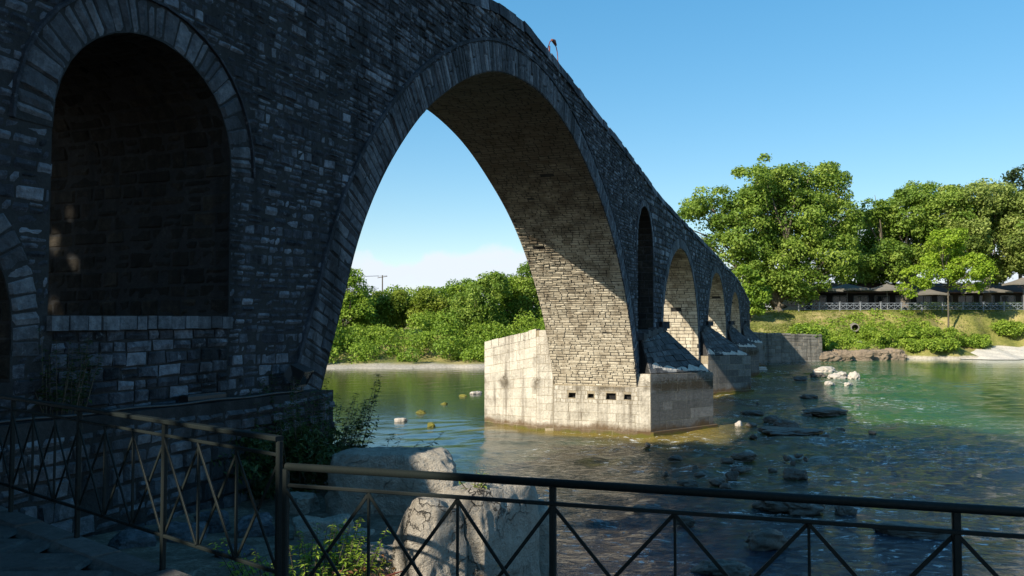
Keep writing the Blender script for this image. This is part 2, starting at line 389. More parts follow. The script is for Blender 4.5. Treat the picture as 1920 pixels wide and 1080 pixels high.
def smooth_curve(P, n=120):
    P = np.array(P, float); m = len(P); out = []
    for i in range(m-1):
        p0 = P[max(i-1, 0)]; p1 = P[i]; p2 = P[i+1]; p3 = P[min(i+2, m-1)]
        for t in np.linspace(0, 1, 12, endpoint=False):
            out.append(.5*((2*p1)+(-p0+p2)*t+(2*p0-5*p1+4*p2-p3)*t*t+(-p0+3*p1-3*p2+p3)*t**3))
    out.append(P[-1]); out = np.array(out)
    L = np.concatenate([[0], np.cumsum(np.linalg.norm(np.diff(out, axis=0), axis=1))])
    t = np.linspace(0, L[-1], n); return np.stack([np.interp(t, L, out[:, 0]), np.interp(t, L, out[:, 1])], 1)
class Curve:
    def __init__(s, P):
        s.P = np.array(P); s.L = np.concatenate([[0], np.cumsum(np.linalg.norm(np.diff(s.P, axis=0), axis=1))]); s.len = s.L[-1]
        t = np.gradient(s.P, axis=0); t /= np.linalg.norm(t, axis=1)[:, None]
        for _ in range(3): t[1:-1] = (t[:-2]+t[1:-1]*2+t[2:])/4
        t /= np.linalg.norm(t, axis=1)[:, None]; s.T = t
    def at(s, a):
        a = min(max(a, 0), s.len); return np.array([np.interp(a, s.L, s.P[:, 0]), np.interp(a, s.L, s.P[:, 1])])
    def nrm(s, a):     # outward (away from the opening) for a curve run left foot -> crown -> right foot
        t = np.array([np.interp(a, s.L, s.T[:, 0]), np.interp(a, s.L, s.T[:, 1])]); t /= np.linalg.norm(t); return np.array([-t[1], t[0]])

main = smooth_curve([(10.1, -5.4), (10.2, -3.2), (10.45, -1.7), (10.68, -1.0), (10.98, -.3), (11.28, .4), (11.62, 1.2), (12.05, 1.95), (12.6, 2.68), (13.28, 3.4), (14.05, 4.08), (14.9, 4.67), (16.2, 5.4), (17.7, 6.0), (19.1, 6.3), (20.8, 6.44), (22.6, 6.32), (24.7, 5.85), (26.97, 4.93), (28.86, 3.93), (30.54, 2.68), (31.95, 1.25), (33.05, -.22), (33.9, -1.82), (34.5, -3.36), (34.7, -4.4), (34.8, -5.4)], 200)
def half_ell(s0, s1, hs, hc, hb, n=60):
    c, a = (s0+s1)/2, (s1-s0)/2; P = [(s0, hb)]
    if hs-hb > .3: P += [(s0, hb+(hs-hb)*k/4) for k in (1, 2, 3)]
    for k in range(n+1):
        th = PI-PI*k/n; P.append((c+a*math.cos(th), hs+(hc-hs)*math.sin(th)**.92))
    if hs-hb > .3: P += [(s1, hs-(hs-hb)*k/4) for k in (1, 2, 3)]
    P.append((s1, hb)); return np.array(P)
arch2 = half_ell(40.3, 54.1, -2.4, 4.15, -5.4); arch3 = half_ell(58.6, 72.0, -2.4, 3.75, -5.4); arch4 = half_ell(74.9, 86.6, -2.4, 2.7, -5.4)
niche = half_ell(5.87, 8.52, 1.95, 3.3, .05, 30); lowarch = half_ell(2.6, 5.48, -.1, 1.3, -.6, 24); relief = half_ell(34.55, 38.2, 3.0, 5.2, -.45, 24)
TOP = np.array([(-24, -1.2), (-14, -.2), (-6, .9), (-2, 1.5), (1.5, 2.3), (3.3, 3.2), (5, 4.15), (10, 5.75), (15, 7.1), (17.6, 7.75), (20, 8.02), (22.4, 7.9), (26.3, 7.55), (32, 7.12), (40.6, 6.25), (45.6, 5.98), (60, 5.4), (82, 4.3), (90, 3.5), (99, 2.2)])
def topat(s): return float(np.interp(s, TOP[:, 0], TOP[:, 1]))
def in_arch(P, s, h, grow=0):
    """inside an opening grown by `grow`"""
    if s < P[:, 0].min()-grow-.01 or s > P[:, 0].max()+grow+.01: return False
    if h > P[:, 1].max()+grow: return False
    k = (h-P[:, 1]); x = P[:, 0]
    inside = False; n = len(P); j = n-1
    for i in range(n):
        if (P[i, 1] > h) != (P[j, 1] > h):
            if s < (P[j, 0]-P[i, 0])*(h-P[i, 1])/(P[j, 1]-P[i, 1])+P[i, 0]: inside = not inside
        j = i
    if inside: return True
    if grow > 0: return np.min(np.hypot(P[:, 0]-s, P[:, 1]-h)) < grow and h > P[0, 1]
    return False

# ------------------------------------------------------------------ the bridge
BR = thing('stone_bridge', W(38, 9.1, -EYE), 'long humpbacked stone bridge with a tall main arch crossing the river', 'bridge', rz=math.atan2(U[1], U[0]))
core = MB()
topc = [(s, topat(s)-.22) for s in np.concatenate([np.linspace(-24, 26, 40), np.linspace(28, 99, 40)])]
outer = [(-24, -5.4)]+[tuple(p) for p in main]+[tuple(p) for p in arch2]+[tuple(p) for p in arch3]+[tuple(p) for p in arch4]+[(99, -5.4)]+topc[::-1]
loops = [outer, [tuple(p) for p in niche], [tuple(p) for p in lowarch], [tuple(p) for p in relief]]
flat = [p for l in loops for p in l]
tris = tessellate_polygon([[Vector((p[0], p[1], 0)) for p in l] for l in loops])
for d in (NEAR, FAR): core.add([W(p[0], d, p[1]) for p in flat], [tuple(t) for t in tris], .4)
for l in loops:
    n = len(l); V = [W(p[0], NEAR, p[1]) for p in l]+[W(p[0], FAR, p[1]) for p in l]
    core.add(V, [(i, (i+1) % n, n+(i+1) % n, n+i) for i in range(n)], .4)
build(core, 'masonry_core', M_mort, BR)

RINGS = [(main, .72), (arch2, .6), (arch3, .55), (arch4, .5), (niche, .42), (lowarch, .3), (relief, .32)]
def wall_ok(s, h):
    if h > topat(s)-.2: return False
    for P, r in RINGS:
        if P is niche:
            if in_arch(P, s, h, .0) or (h > 1.95 and in_arch(P, s, h, r-.04)): return False
        elif P is relief:
            if in_arch(P, s, h, .0) or (h > 3.0 and in_arch(P, s, h, r-.04)): return False
        elif P is lowarch:
            if in_arch(P, s, h, 0) or (h > -.3 and in_arch(P, s, h, r-.05)): return False
        elif in_arch(P, s, h, r-.05): return False
    if 5.87 < s < 8.52 and h < .06: return False
    return True
fw = lambda a, b: W(a, NEAR, b)
wall = MB()
masonry(wall, fw, 1.5, 13.5, -2.6, 8.2, (.075, .165), (.1, .34), wall_ok, .007, (.004, .035), lambda a, b: 1 if a < 11.5 and b < 4.6 else 0, wav=.03)
masonry(wall, fw, 13.5, 36, -5.2, 8.2, (.09, .18), (.12, .4), wall_ok, .009, (.005, .045), wav=.04)
masonry(wall, fw, 36, 99, -5.2, 6.6, (.2, .34), (.3, .8), wall_ok, .02, (.02, .06), wav=.03)
masonry(wall, fw, -20, 1.5, -2.6, 4, (.2, .34), (.3, .8), wall_ok, .02, (.02, .06), wav=.03)
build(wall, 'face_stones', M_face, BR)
# infill under the niche: a slightly recessed rubble wall with a row of pale cap stones
inf = MB()
masonry(inf, lambda a, b: W(a, NEAR-.015, b), 5.9, 8.5, -1.3, -.1, (.1, .2), (.15, .38), None, .012, (.01, .05), lambda a, b: 1, wav=.015)
build(inf, 'infill_stones', M_face, BR)
cap = MB(); a = 5.85
while a < 8.5:
    l = rng.uniform(.14, .26); e = min(a+l, 8.53)
    box(cap, W((a+e)/2, NEAR+.16, -.03+rng.uniform(-.008, .008)), (e-a-.02, .44+rng.uniform(0, .04), .15), Matrix.Rotation(math.atan2(U[1], U[0])+rng.uniform(-.02, .02), 3, 'Z'), rng.uniform(.5, 1)); a = e
build(cap, 'sill_stones', M_ring, BR)

def ring(P, r, name, vs=(.16, .3), band=.05, mood=True, clip=None, two=False):
    cv = Curve(P); mb = MB()
    f = lambda a, b: W(*((lambda q: (q[0], NEAR-.012, q[1]))(cv.at(a)+cv.nrm(a)*b)))
    # voussoirs: courses run radially, so swap axes (a = arc length, one stone across the ring depth)
    a = 0
    while a < cv.len-.02:
        l = rng.uniform(*vs); e = min(a+l, cv.len)
        q = cv.at((a+e)/2)
        if clip is None or q[1] > clip:
            rr = r*rng.uniform(.93, 1.0) if two else r
            near = q[0] < 14
            if two and rng.random() < .45:
                m = rr*rng.uniform(.35, .65)
                stone(mb, f, a, e, .0, m, rng.uniform(.01, .04), .008, rng.gauss(.5, .2), 1 if near else 0); stone(mb, f, a, e, m, rr, rng.uniform(.01, .04), .008, rng.gauss(.5, .2), 1 if near else 0)
            else: stone(mb, f, a, e, .0, rr, rng.uniform(.01, .04), .008, rng.gauss(.55, .2), 1 if near else 0)
        a = e
    o = build(mb, name, M_ring, BR)
    # backing of the ring
    bk = MB(); n = int(cv.len/.25)+2; V = []
    for i in range(n):
        aa = cv.len*i/(n-1)
        for b, d in ((-.0, NEAR+.01), (-.0, NEAR-.01), (r, NEAR-.01), (r, NEAR+.01)):
            q = cv.at(aa)+cv.nrm(aa)*b; V.append(W(q[0], d, max(q[1], clip if clip is not None else -99)))
    bk.add(V, [(i*4+k, i*4+k+1, i*4+5+k, i*4+4+k) for i in range(n-1) for k in range(3)], .4)
    build(bk, 'ring_mortar', M_mort, o)
    if mood:      # thin hood course round the ring
        hm = MB(); V = []
        for i in range(n):
            aa = cv.len*i/(n-1)
            for b, d in ((r+.005, NEAR+.01), (r+.005, NEAR-.045), (r+band, NEAR-.045), (r+band+.015, NEAR+.01)):
                q = cv.at(aa)+cv.nrm(aa)*b; V.append(W(q[0], d, max(q[1], clip if clip is not None else -99)))
        hm.add(V, [(i*4+k, i*4+k+1, i*4+5+k, i*4+4+k) for i in range(n-1) for k in range(3)], .35)
        build(hm, 'hood_course', M_face, o)
ring(main, .72, 'arch_ring', (.09, .2), .07, True, None, True)
ring(arch2, .6, 'arch_ring', (.2, .4), .1); ring(arch3, .55, 'arch_ring', (.2, .4), .1); ring(arch4, .5, 'arch_ring', (.2, .4), .1)
ring(niche, .42, 'arch_ring', (.08, .2), .035, True, 1.95); ring(lowarch, .3, 'arch_ring', (.08, .16), .03, False, -.3); ring(relief, .32, 'arch_ring', (.2, .3), .06, True, 2.9)

def soffit(P, ch, ln, amax=None, det=None, lo=-5.4):
    cv = Curve(P); mb = MB()
    # a = across the bridge, b = arc length from the far foot; normal must point into the opening
    def f(a, b):
        q = cv.at(b)+cv.nrm(b)*-.0; return W(q[0], NEAR+a, q[1])
    def ins(a, b): return cv.at(b)[1] > lo
    masonry(mb, f, .0, FAR-NEAR, .0, cv.len, ch, ln, ins, .007, (.003, .022), det, wav=.02)
    return mb
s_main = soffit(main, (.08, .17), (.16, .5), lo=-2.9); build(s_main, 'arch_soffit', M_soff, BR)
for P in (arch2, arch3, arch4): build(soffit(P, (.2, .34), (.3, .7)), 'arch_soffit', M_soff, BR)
build(soffit(niche, (.12, .24), (.2, .5), det=lambda a, b: 1), 'niche_lining', M_shade_lining, BR)
build(soffit(relief, (.25, .4), (.3, .7)), 'relief_lining', M_shade_lining, BR); build(soffit(lowarch, (.15, .25), (.25, .5)), 'low_arch_lining', M_shade_lining, BR)
# parapet copings
for d0, nm in ((NEAR+.1, 0), (FAR-.1, 1)):
    cp = MB(); s = -24.0
    while s < 99:
        l = rng.uniform(.35, .8) if s < 36 else rng.uniform(.7, 1.4); e = s+l
        if True:
            h0, h1 = topat(s), topat(e); th = .3; dd = rng.uniform(-.03, .03)
            j = lambda: rng.uniform(-.02, .02)
            V = [W(x, d0+y+dd, z) for (x, hh) in ((s+.01, h0), (e-.01, h1)) for (y, z) in ((-.17, hh-th+j()), (.2, hh-th), (.2, hh+j()-.02), (-.13, hh+j()))]
            cp.add(V, [(0, 1, 2, 3), (7, 6, 5, 4), (0, 4, 5, 1), (1, 5, 6, 2), (2, 6, 7, 3), (3, 7, 4, 0)], rng.uniform(.2, .9))
        s = e
    build(cp, 'parapet_coping', M_face, BR)

# piers: ashlar base block, cutwater with sloping stone roof, long downstream block
def lerp(p, q, t): return np.array(p)*(1-t)+np.array(q)*t
def quadface(mb, p00, p10, p11, p01, ch, ln, **k):
    p00, p10, p11, p01 = [np.array(p, float) for p in (p00, p10, p11, p01)]
    La = max(np.linalg.norm(p10-p00), np.linalg.norm(p11-p01)); Lb = (np.linalg.norm(p01-p00)+np.linalg.norm(p11-p10))/2
    f = lambda a, b: (p00*(1-a/La)+p10*a/La)*(1-b/Lb)+(p01*(1-a/La)+p11*a/La)*b/Lb
    masonry(mb, f, 0, La, 0, Lb, ch, ln, k.pop('inside', None), k.pop('gap', .008), k.pop('proud', (.012, .035)), **k)
HOLES = [10.1, 9.25, 8.35, 7.62]
def prism(mb, pts, z0, ztops):
    n = len(pts); V = [W(p[0], p[1], z0) for p in pts]+[W(p[0], p[1], z) for p, z in zip(pts, ztops)]
    mb.add(V, [(i, (i+1) % n, n+(i+1) % n, n+i) for i in range(n)]+[tuple(range(n, 2*n))], .4)
BEV[0] = .006
def pier(A, B, C_, T, A2, B2, C2, zt, base_top, first):
    zb = -EYE-.7
    # --- base block under the arch legs
    pb = MB()
    s0, s1 = A, A2
    if first:
        # face towards the camera side opening has four square putlog holes, real pockets
        La = 10.97-6.62
        def fp(a, h): return W(34.36-.12*a/La, 6.62+a, h)
        loop = [(0, zb), (La, zb), (La, base_top+.45), (0, base_top+.45)]
        hl = []
        for k, d in enumerate(HOLES):
            a = d-6.62; ww = (.17, .14, .22, .16)[k]; hh = (.12, .1, .15, .12)[k]
            hl.append([(a-ww, -3.34-hh), (a+ww, -3.34-hh+.02), (a+ww-.02, -3.34+hh), (a-ww, -3.34+hh)])
        lps = [loop]+hl; fl = [p for l in lps for p in l]
        tr = tessellate_polygon([[Vector((p[0], p[1], 0)) for p in l] for l in lps])
        pb.add([fp(*p) for p in fl], [tuple(t) for t in tr], .5)
        for h_ in hl:
            V = [fp(*p) for p in h_]+[fp(*p)+U*.45 for p in h_]
            pb.add(V, [(0, 1, 5, 4), (1, 2, 6, 5), (2, 3, 7, 6), (3, 0, 4, 7), (4, 5, 6, 7)], 0)
        V = [fp(0, zb), fp(La, zb), fp(La, base_top+.45), fp(0, base_top+.45), W(A2[0], 6.62, zb), W(A2[0], 10.96, zb), W(A2[0], 10.96, base_top+.3), W(A2[0], 6.62, base_top+.3)]
        pb.add(V, [(4, 5, 6, 7), (3, 2, 6, 7), (0, 3, 7, 4), (1, 2, 6, 5)], .4)
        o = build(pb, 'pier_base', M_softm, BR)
        st = MB()
        def ins(a, h):
            for k, d in enumerate(HOLES):
                if abs(a-(d-6.62)) < (.17, .14, .22, .16)[k] and abs(h+3.34) < .13: return False
            return True
        def fq(a, h): return fp(La-a, h)
        insq = lambda a, h: ins(La-a, h)
        masonry(st, fq, 0, La, zb, base_top-.35, (.3, .42), (.45, 1.1), insq, .005, (.012, .018))
        masonry(st, fq, 0, La, base_top-.35, base_top+.4, (.14, .2), (.16, .26), insq, .006, (.01, .018))
        build(st, 'ashlar_blocks', M_base, o)
    else:
        pts = [(A[0], 6.62), (A2[0], 6.62), (A2[0], 11.7), (A[0], 11.7)]
        prism(pb, pts, zb, [base_top+.1]*4)
        o = build(pb, 'pier_base', M_softm, BR); st = MB()
        quadface(st, W(A[0], 11.7, zb), W(A[0], 6.62, zb), W(A[0], 6.62, base_top+.1), W(A[0], 11.7, base_top+.1), (.3, .45), (.5, 1.1))
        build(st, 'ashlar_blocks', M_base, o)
    # --- near cutwater
    cw = MB(); pts = [A, T, A2, (A2[0], NEAR+.02), (A[0], NEAR+.02)]
    prism(cw, pts, zb, [zt, zt-.1, zt, zt, zt])
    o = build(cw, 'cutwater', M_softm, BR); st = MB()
    quadface(st, W(*A, zb), W(*T, zb), W(*T, zt-.1), W(*A, zt), (.36, .5), (.6, 1.2), proud=(.004, .0055), gap=.006)
    quadface(st, W(*T, zb), W(*A2, zb), W(*A2, zt), W(*T, zt-.1), (.36, .5), (.6, 1.2), proud=(.004, .0055), gap=.006)
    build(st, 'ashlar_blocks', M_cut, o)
    sd = MB(); quadface(sd, W(A[0]-.002, NEAR, zb), W(A[0]-.002, A[1], zb), W(A[0]-.002, A[1], zt), W(A[0]-.002, NEAR, zt), (.36, .5), (.6, 1.2), proud=(.01, .02))
    build(sd, 'side_blocks', M_base, o) if first else None
    # projecting footing course at the waterline
    ft = MB(); off = .12
    fpnt = [(A[0]-.05, A[1]-off), (T[0], T[1]-off*1.8), (A2[0]+.05, A2[1]-off)]
    prism(ft, fpnt+[(A2[0], NEAR), (A[0]-.05, NEAR)], zb, [-EYE+.1]*5)
    build(ft, 'footing', M_cut, o)
    # roof: hipped, two steps steep, blocks
    rf = MB(); P1 = (A[0]+.35, NEAR-.02, -.62); P2 = (A2[0]-.55, NEAR-.02, -.35)
    a_, t_, a2_ = W(A[0]+.06, A[1]+.04, zt), W(T[0], T[1]+.12, zt-.1), W(A2[0]-.06, A2[1]+.04, zt); p1, p2 = W(*P1), W(*P2)
    b1, b2 = W(A[0]+.35, NEAR+.02, zt), W(A2[0]-.55, NEAR+.02, zt)
    for q0, q1, q2, q3 in ((a_, t_, p2, p1), (t_, a2_, p2, lerp(t_, p2, .97))):
        V = [(q0*(1-i/6)+q1*i/6)*(1-j/6)+(q3*(1-i/6)+q2*i/6)*j/6 for j in range(7) for i in range(7)]
        rf.add(V, [(j*7+i, j*7+i+1, j*7+i+8, j*7+i+7) for j in range(6) for i in range(6)], .5)
    rf.add([a_, p1, b1, a2_, p2, b2], [(0, 1, 2), (3, 5, 4)], .5)
    o2 = build(rf, 'cutwater_roof', M_mort, BR); st = MB()
    m13 = lerp(a_, p1, 1)
    quadface(st, a_, t_, p2, p1, (.3, .42), (.35, .8), proud=(.03, .08), gap=.012)
    quadface(st, t_, a2_, p2, lerp(t_, p2, .97), (.3, .42), (.35, .8), proud=(.02, .05), gap=.012)
    build(st, 'roof_blocks', M_roof, o2)
    rim = MB()                                            # pale strip drawing in the sunlit rim along the eaves
    n_ = 40; V = []
    for k in range(n_+1):
        t = .02+.95*k/n_; c = lerp(a_, t_, t); up_ = (lerp(p1, p2, t)-c); up_ /= np.linalg.norm(up_); w_ = .12+.3*abs(math.sin(k*.37+A[0]))*abs(math.sin(k*.11+1))+rng.uniform(0, .06)
        V += [c+[0, 0, .02], c+up_*.05+[0, 0, .1+rng.uniform(0, .03)], c+up_*w_+[0, 0, .09+rng.uniform(0, .03)], c+up_*(w_+.05)-[0, 0, .02]]
    rim.add(V, [(4*k+i, 4*k+4+i, 4*k+5+i, 4*k+1+i) for k in range(n_) for i in range(3)], [rng.uniform(.5, 1) for _ in range(3*n_)])
    build(rim, 'lit_rim', M_rivp, o2)
    # finial blocks against the wall
    fb = MB(); x = P1[0]-.2
    while x < P2[0]-.1:
        l = rng.uniform(.35, .7); box(fb, W(x+l/2, NEAR-.14, np.interp(x, (P1[0], P2[0]), (P1[2]-.06, P2[2]-.06))+rng.uniform(-.05, .05)), (l*.95, .3, rng.uniform(.16, .34)), Matrix.Rotation(math.atan2(U[1], U[0]), 3, 'Z'), rng.uniform(.2, .7)); x += l
    box(fb, W(P2[0]-.5, NEAR-.3, P2[2]+.1), (.4, .3, .35), Matrix.Rotation(.3, 3, 'Z'), .3)
    build(fb, 'ridge_blocks', M_roof, o2)
    # --- downstream block
    db = MB(); h0, h1 = -.42, -1.12
    pts = [(B[0], 10.95), B, C_, C2, B2, (B2[0], 10.95)]
    prism(db, pts, zb, [h0, h0-.05, h1, h1, h0, h0])
    o = build(db, 'downstream_block', M_softm, BR); st = MB()
    quadface(st, W(*B, zb), W(B[0], 10.97, zb), W(B[0], 10.97, h0), W(*B, h0-.05), (.3, .45), (.5, 1.0), proud=(.006, .01), gap=.005)
    quadface(st, W(*C_, zb), W(*B, zb), W(*B, h0-.3), W(*C_, h1-.3), (.34, .5), (.55, 1.2), proud=(.006, .01), gap=.005)
    build(st, 'ashlar_blocks', M_base, o)
    cps = MB()
    for k in range(7):
        q0, q1 = lerp(C_, B, k/7+.004), lerp(C_, B, (k+1)/7-.004); z0, z1 = h1+(h0-.05-h1)*k/7, h1+(h0-.05-h1)*(k+1)/7; zz = rng.uniform(-.04, .05)
        nn = np.array([.25, .0]); V = [W(q0[0]-.03, q0[1], z0-.32), W(q1[0]-.03, q1[1], z1-.32), W(q1[0]-.03, q1[1], z1+zz+.06), W(q0[0]-.03, q0[1], z0+zz+.06)]
        V += [v+U*.6 for v in V]; cps.add(V, [(0, 3, 2, 1), (4, 5, 6, 7), (3, 7, 6, 2), (0, 4, 7, 3), (1, 2, 6, 5)], rng.uniform(.4, .8))
    build(cps, 'top_course', M_base, o)
pier((34.36, 6.62), (34.22, 11.75), (35.95, 15.0), (38.0, 4.42), (40.6, 6.62), (41.0, 11.7), (39.6, 14.8), -2.32, -3.3, True)
pier((54.3, 6.62), (54.2, 11.7), (55.6, 15.0), (57.6, 4.15), (58.8, 6.62), (58.8, 11.7), (57.4, 14.8), -2.38, -3.0, False)
pier((72.1, 6.62), (72.1, 11.7), (73, 14.0), (73.6, 4.6), (74.9, 6.62), (74.9, 11.7), (74, 14), -2.4, -2.8, False)
pier((86.7, 6.62), (86.7, 11.7), (88, 14.0), (89, 5.0), (92, 6.62), (92, 11.7), (91, 14), -2.4, -2.4, False)

BEV[0] = .03
# projecting rubble footing under the near wall, with its top ledge
fo = MB()
fpts = [(1.0, 6.78), (10.35, 6.78), (10.35, NEAR+.05), (1.0, NEAR+.05)]
prism(fo, fpts, -3.2, [-.86, -1.05, -1.05, -.86])
o = build(fo, 'wall_footing', M_mort, BR); st = MB()
def ft_f(a, b): return W(1.0+a, 6.78+.12*min(0, b)*0, -2.9+b)
masonry(st, ft_f, 0, 9.35, 0, 1.82, (.12, .24), (.14, .36), lambda a, b: -2.9+b < -.88-.195*a/9.75, .014, (.02, .08), lambda a, b: 1, wav=.03)
quadface(st, W(10.36, 6.78, -3), W(10.36, 7.2, -3), W(10.36, 7.2, -1.05), W(10.36, 6.78, -1.05), (.14, .24), (.2, .4))
build(st, 'rubble_stones', M_ring, o)

# small incised figure 9 on a voussoir of the niche arch
def onface(px, py, d=NEAR-.066):
    x_ = (px-960)/1500; z_ = (540-py)/1500; a_ = math.atan(60/1500); c_, s_ = math.cos(a_), math.sin(a_)
    r = np.array([x_, c_-z_*s_, s_+z_*c_]); return r*(d/(r@N))+np.array([0, 0, EYE])
mk = MB(); pts = [onface(301+4.2*math.cos(t), 49.5+5.2*math.sin(t)) for t in np.linspace(.6, .6+2*PI, 18)]+[onface(304.6, 57), onface(304.8, 61), onface(302.5, 63), onface(298.5, 60.5), onface(295.5, 58.5)]
tube(mk, pts, .0045, 6); build(mk, 'carved_nine', M_black, BR)

# ------------------------------------------------------------------ terrain and water
RAILS = [(-5.0, 7.19), (-1.19, 4.19), (2.04, 3.18), (8.0, 1.3)]
def railx(x): return np.interp(x, [-40, -5.0, -1.19, 2.04, 60], [7.2+13, 7.19, 4.19, 3.18, -15])
BANK = np.array([(60, -15.3), (6, 1.8), (2.0, 3.22), (.5, 3.8), (.42, 5.5), (.0, 7.4), (-.7, 10.2), (-2.2, 11.9), (-3.1, 12.3), (-7.7, 13.9), (-32, 27), (-150, 70), (-150, -90), (60, -90)])
def sdist(P, X, Y):
    d = np.full(X.shape, 1e9); ins = np.zeros(X.shape, bool); n = len(P)
    for i in range(n):
        a, b = P[i], P[(i+1) % n]; e = b-a; t = np.clip(((X-a[0])*e[0]+(Y-a[1])*e[1])/(e@e), 0, 1)
        d = np.minimum(d, np.hypot(X-a[0]-e[0]*t, Y-a[1]-e[1]*t))
        c = (a[1] > Y) != (b[1] > Y)
        with np.errstate(divide='ignore', invalid='ignore'):
            xi = (b[0]-a[0])*(Y-a[1])/(b[1]-a[1])+a[0]
        ins ^= c & (X < xi)
    return np.where(ins, d, -d)
def gridmesh(xs, ys, zf):
    X, Y = np.meshgrid(xs, ys); Z = zf(X, Y); nx, ny = len(xs), len(ys)
    V = np.stack([X.ravel(), Y.ravel(), Z.ravel()], 1); i = np.arange((ny-1)*(nx-1)); r, c = i//(nx-1), i % (nx-1); k = r*nx+c
    F = np.stack([k, k+1, k+nx+1, k+nx], 1); mb = MB(); mb.v = [V]; mb.n = len(V); mb.f = F.tolist(); mb.t = [.5]*len(F); return mb
def fbm2(X, Y, f, seed, oct=4):
    P = np.stack([X.ravel()*f, Y.ravel()*f, np.zeros(X.size)], 1); s = 0; a = 1
    for k in range(oct): s = s+a*vnoise(P*2**k, seed+k); a *= .5
    return s.reshape(X.shape)
def ax(*segs):
    o = []
    for a, b, n in segs: o += np.linspace(a, b, n, endpoint=False).tolist()
    return np.array(o+[segs[-1][1]])
def nearz(X, Y):
    sd = sdist(BANK, X, Y); d_ = X*N[0]+Y*N[1]
    beyond = (Y > railx(X)+.02) & (X > -12)
    z = np.where(beyond, 2.98-.06*np.clip(Y-4, 0, 6), 3.3)
    z = z+np.where(beyond, .07, .01)*fbm2(X, Y, 1.8, 3, 4)
    k = np.clip((sd+.15)/.55, 0, 1); k = k*k*(3-2*k)
    return z*k+(1-k)*(-1.2)
m, nt_, b, o_ = mat('rubble earth'); p = worldpos(nt_)
n1 = noise(nt_, 3, 8, .7, p); n2 = noise(nt_, 22, 6, .7, p)
c = ramp(nt_, mth(nt_, 'ADD', mth(nt_, 'MULTIPLY', n1, .6), mth(nt_, 'MULTIPLY', n2, .4)), [(.3, (.04, .032, .022)), (.5, (.13, .105, .075)), (.68, (.34, .3, .24))])
nt_.links.new(c, b.inputs['Base Color']); b.inputs['Roughness'].default_value = .95; bump(nt_, b, mth(nt_, 'ADD', n1, n2), .8, .06); M_earth = m
nb = gridmesh(ax((-150, -14, 24), (-14, 3, 110), (3, 60, 24)), ax((-90, -4, 16), (-4, 14, 120), (14, 70, 20)), nearz)
tag(build(nb, 'near_bank_ground', M_earth, smooth=True), kind='structure')
# paved terrace: big worn slabs with real joints
pv = MB()
def pvf(a, b): return np.array([a, b, 3.36])
def pin(a, b): return b < railx(a)-.03 and (a*N[0]+b*N[1]) < NEAR-.1
masonry(pv, pvf, -9, 6, -3, 8, (.3, .5), (.4, .8), pin, .005, (.016, .019))
tag(build(pv, 'terrace', M_pave), kind='structure')
kb = MB(); KP = [(-5.0, 7.12), (-1.19, 4.12), (2.04, 3.1), (8.0, 1.2)]
for (p_, q_) in zip(KP[:-1], KP[1:]):
    p_, q_ = np.array(p_), np.array(q_); L_ = np.linalg.norm(q_-p_); n_ = int(L_/.6)
    for k in range(n_):
        a_, b_ = p_+(q_-p_)*(k/n_+.004), p_+(q_-p_)*((k+1)/n_-.004); z_ = 3.26+rng.uniform(-.006, .006)
        beam(kb, (*a_, z_), (*b_, z_), .27, .26, tone=rng.uniform(.3, .8))
tag(build(kb, 'terrace_kerb', M_pave), kind='structure')

# far bank
SH = np.array([(-400, 60), (-60, 76), (-18, 80.2), (-3, 82), (10, 86), (20, 92.5), (29, 93.2), (38, 95.8), (50, 101), (60, 99), (72, 101), (120, 112), (400, 150)])
def shore(x): return np.interp(x, SH[:, 0], SH[:, 1])+.5*np.sin(x*.7)+.3*np.sin(x*1.9)
def farz_off(x, off):
    L = np.interp(off, [-3, -.3, 0, 4, 8, 16, 30, 2000], [-1.2, -.1, .12, .55, 1.9, 3.4, 4.0, 4.6])
    R = np.interp(off, [-3, -.3, .3, 1.2, 4, 8, 14, 16, 30, 2000], [-1.2, -.1, .7, 1.5, 2.2, 3.9, 5.9, 6.1, 6.2, 6.6])
    G = np.interp(off, [-3, -.3, 0, 9, 10.5, 13.5, 16, 30, 2000], [-1.2, -.1, .1, 1.45, 2.6, 5.4, 6.1, 6.2, 6.6])
    t = np.clip((x-12)/8, 0, 1); g = np.clip((x-56.3)/2.0, 0, 1)
    return (L*(1-t)+R*t)*(1-g)+G*g
def kof(x):      # the slope on the right is shorter where the shore lies farther back
    t = np.clip((np.asarray(x, float)-30)/6, 0, 1); return 1+t*(14.0/np.clip(108.6-np.interp(x, SH[:, 0], SH[:, 1]), 8., 14.)-1)
def farz(x, y): x = np.asarray(x, float); return farz_off(x, (np.asarray(y, float)-shore(x))*kof(x))
m, nt_, b, o_ = mat('bank grass and gravel'); p = worldpos(nt_); g = nt_.nodes.new('ShaderNodeNewGeometry'); s_ = nt_.nodes.new('ShaderNodeSeparateXYZ'); nt_.links.new(g.outputs['Position'], s_.inputs[0])
n1 = noise(nt_, .22, 6, .65, p); n2 = noise(nt_, 5, 8, .7, p)
gr = ramp(nt_, mth(nt_, 'ADD', mth(nt_, 'MULTIPLY', n1, .65), mth(nt_, 'MULTIPLY', n2, .4)), [(.36, (.06, .08, .014)), (.48, (.15, .155, .03)), (.58, (.27, .23, .08)), (.72, (.36, .28, .15))])
gv = ramp(nt_, n2, [(.3, (.2, .175, .14)), (.6, (.42, .38, .31))])
zz = mth(nt_, 'ADD', s_.outputs[2], mth(nt_, 'MULTIPLY', n1, .5))
c = mixc_(nt_, mrange(nt_, zz, .5, .75), gv, gr); nt_.links.new(c, b.inputs['Base Color']); b.inputs['Roughness'].default_value = .95; bump(nt_, b, n2, .8, .1); M_bank = m
X0 = ax((-900, -60, 20), (-60, 90, 190), (90, 900, 24)); OFF = ax((-3, 0, 5), (0, 22, 40), (22, 60, 10), (60, 1500, 12))
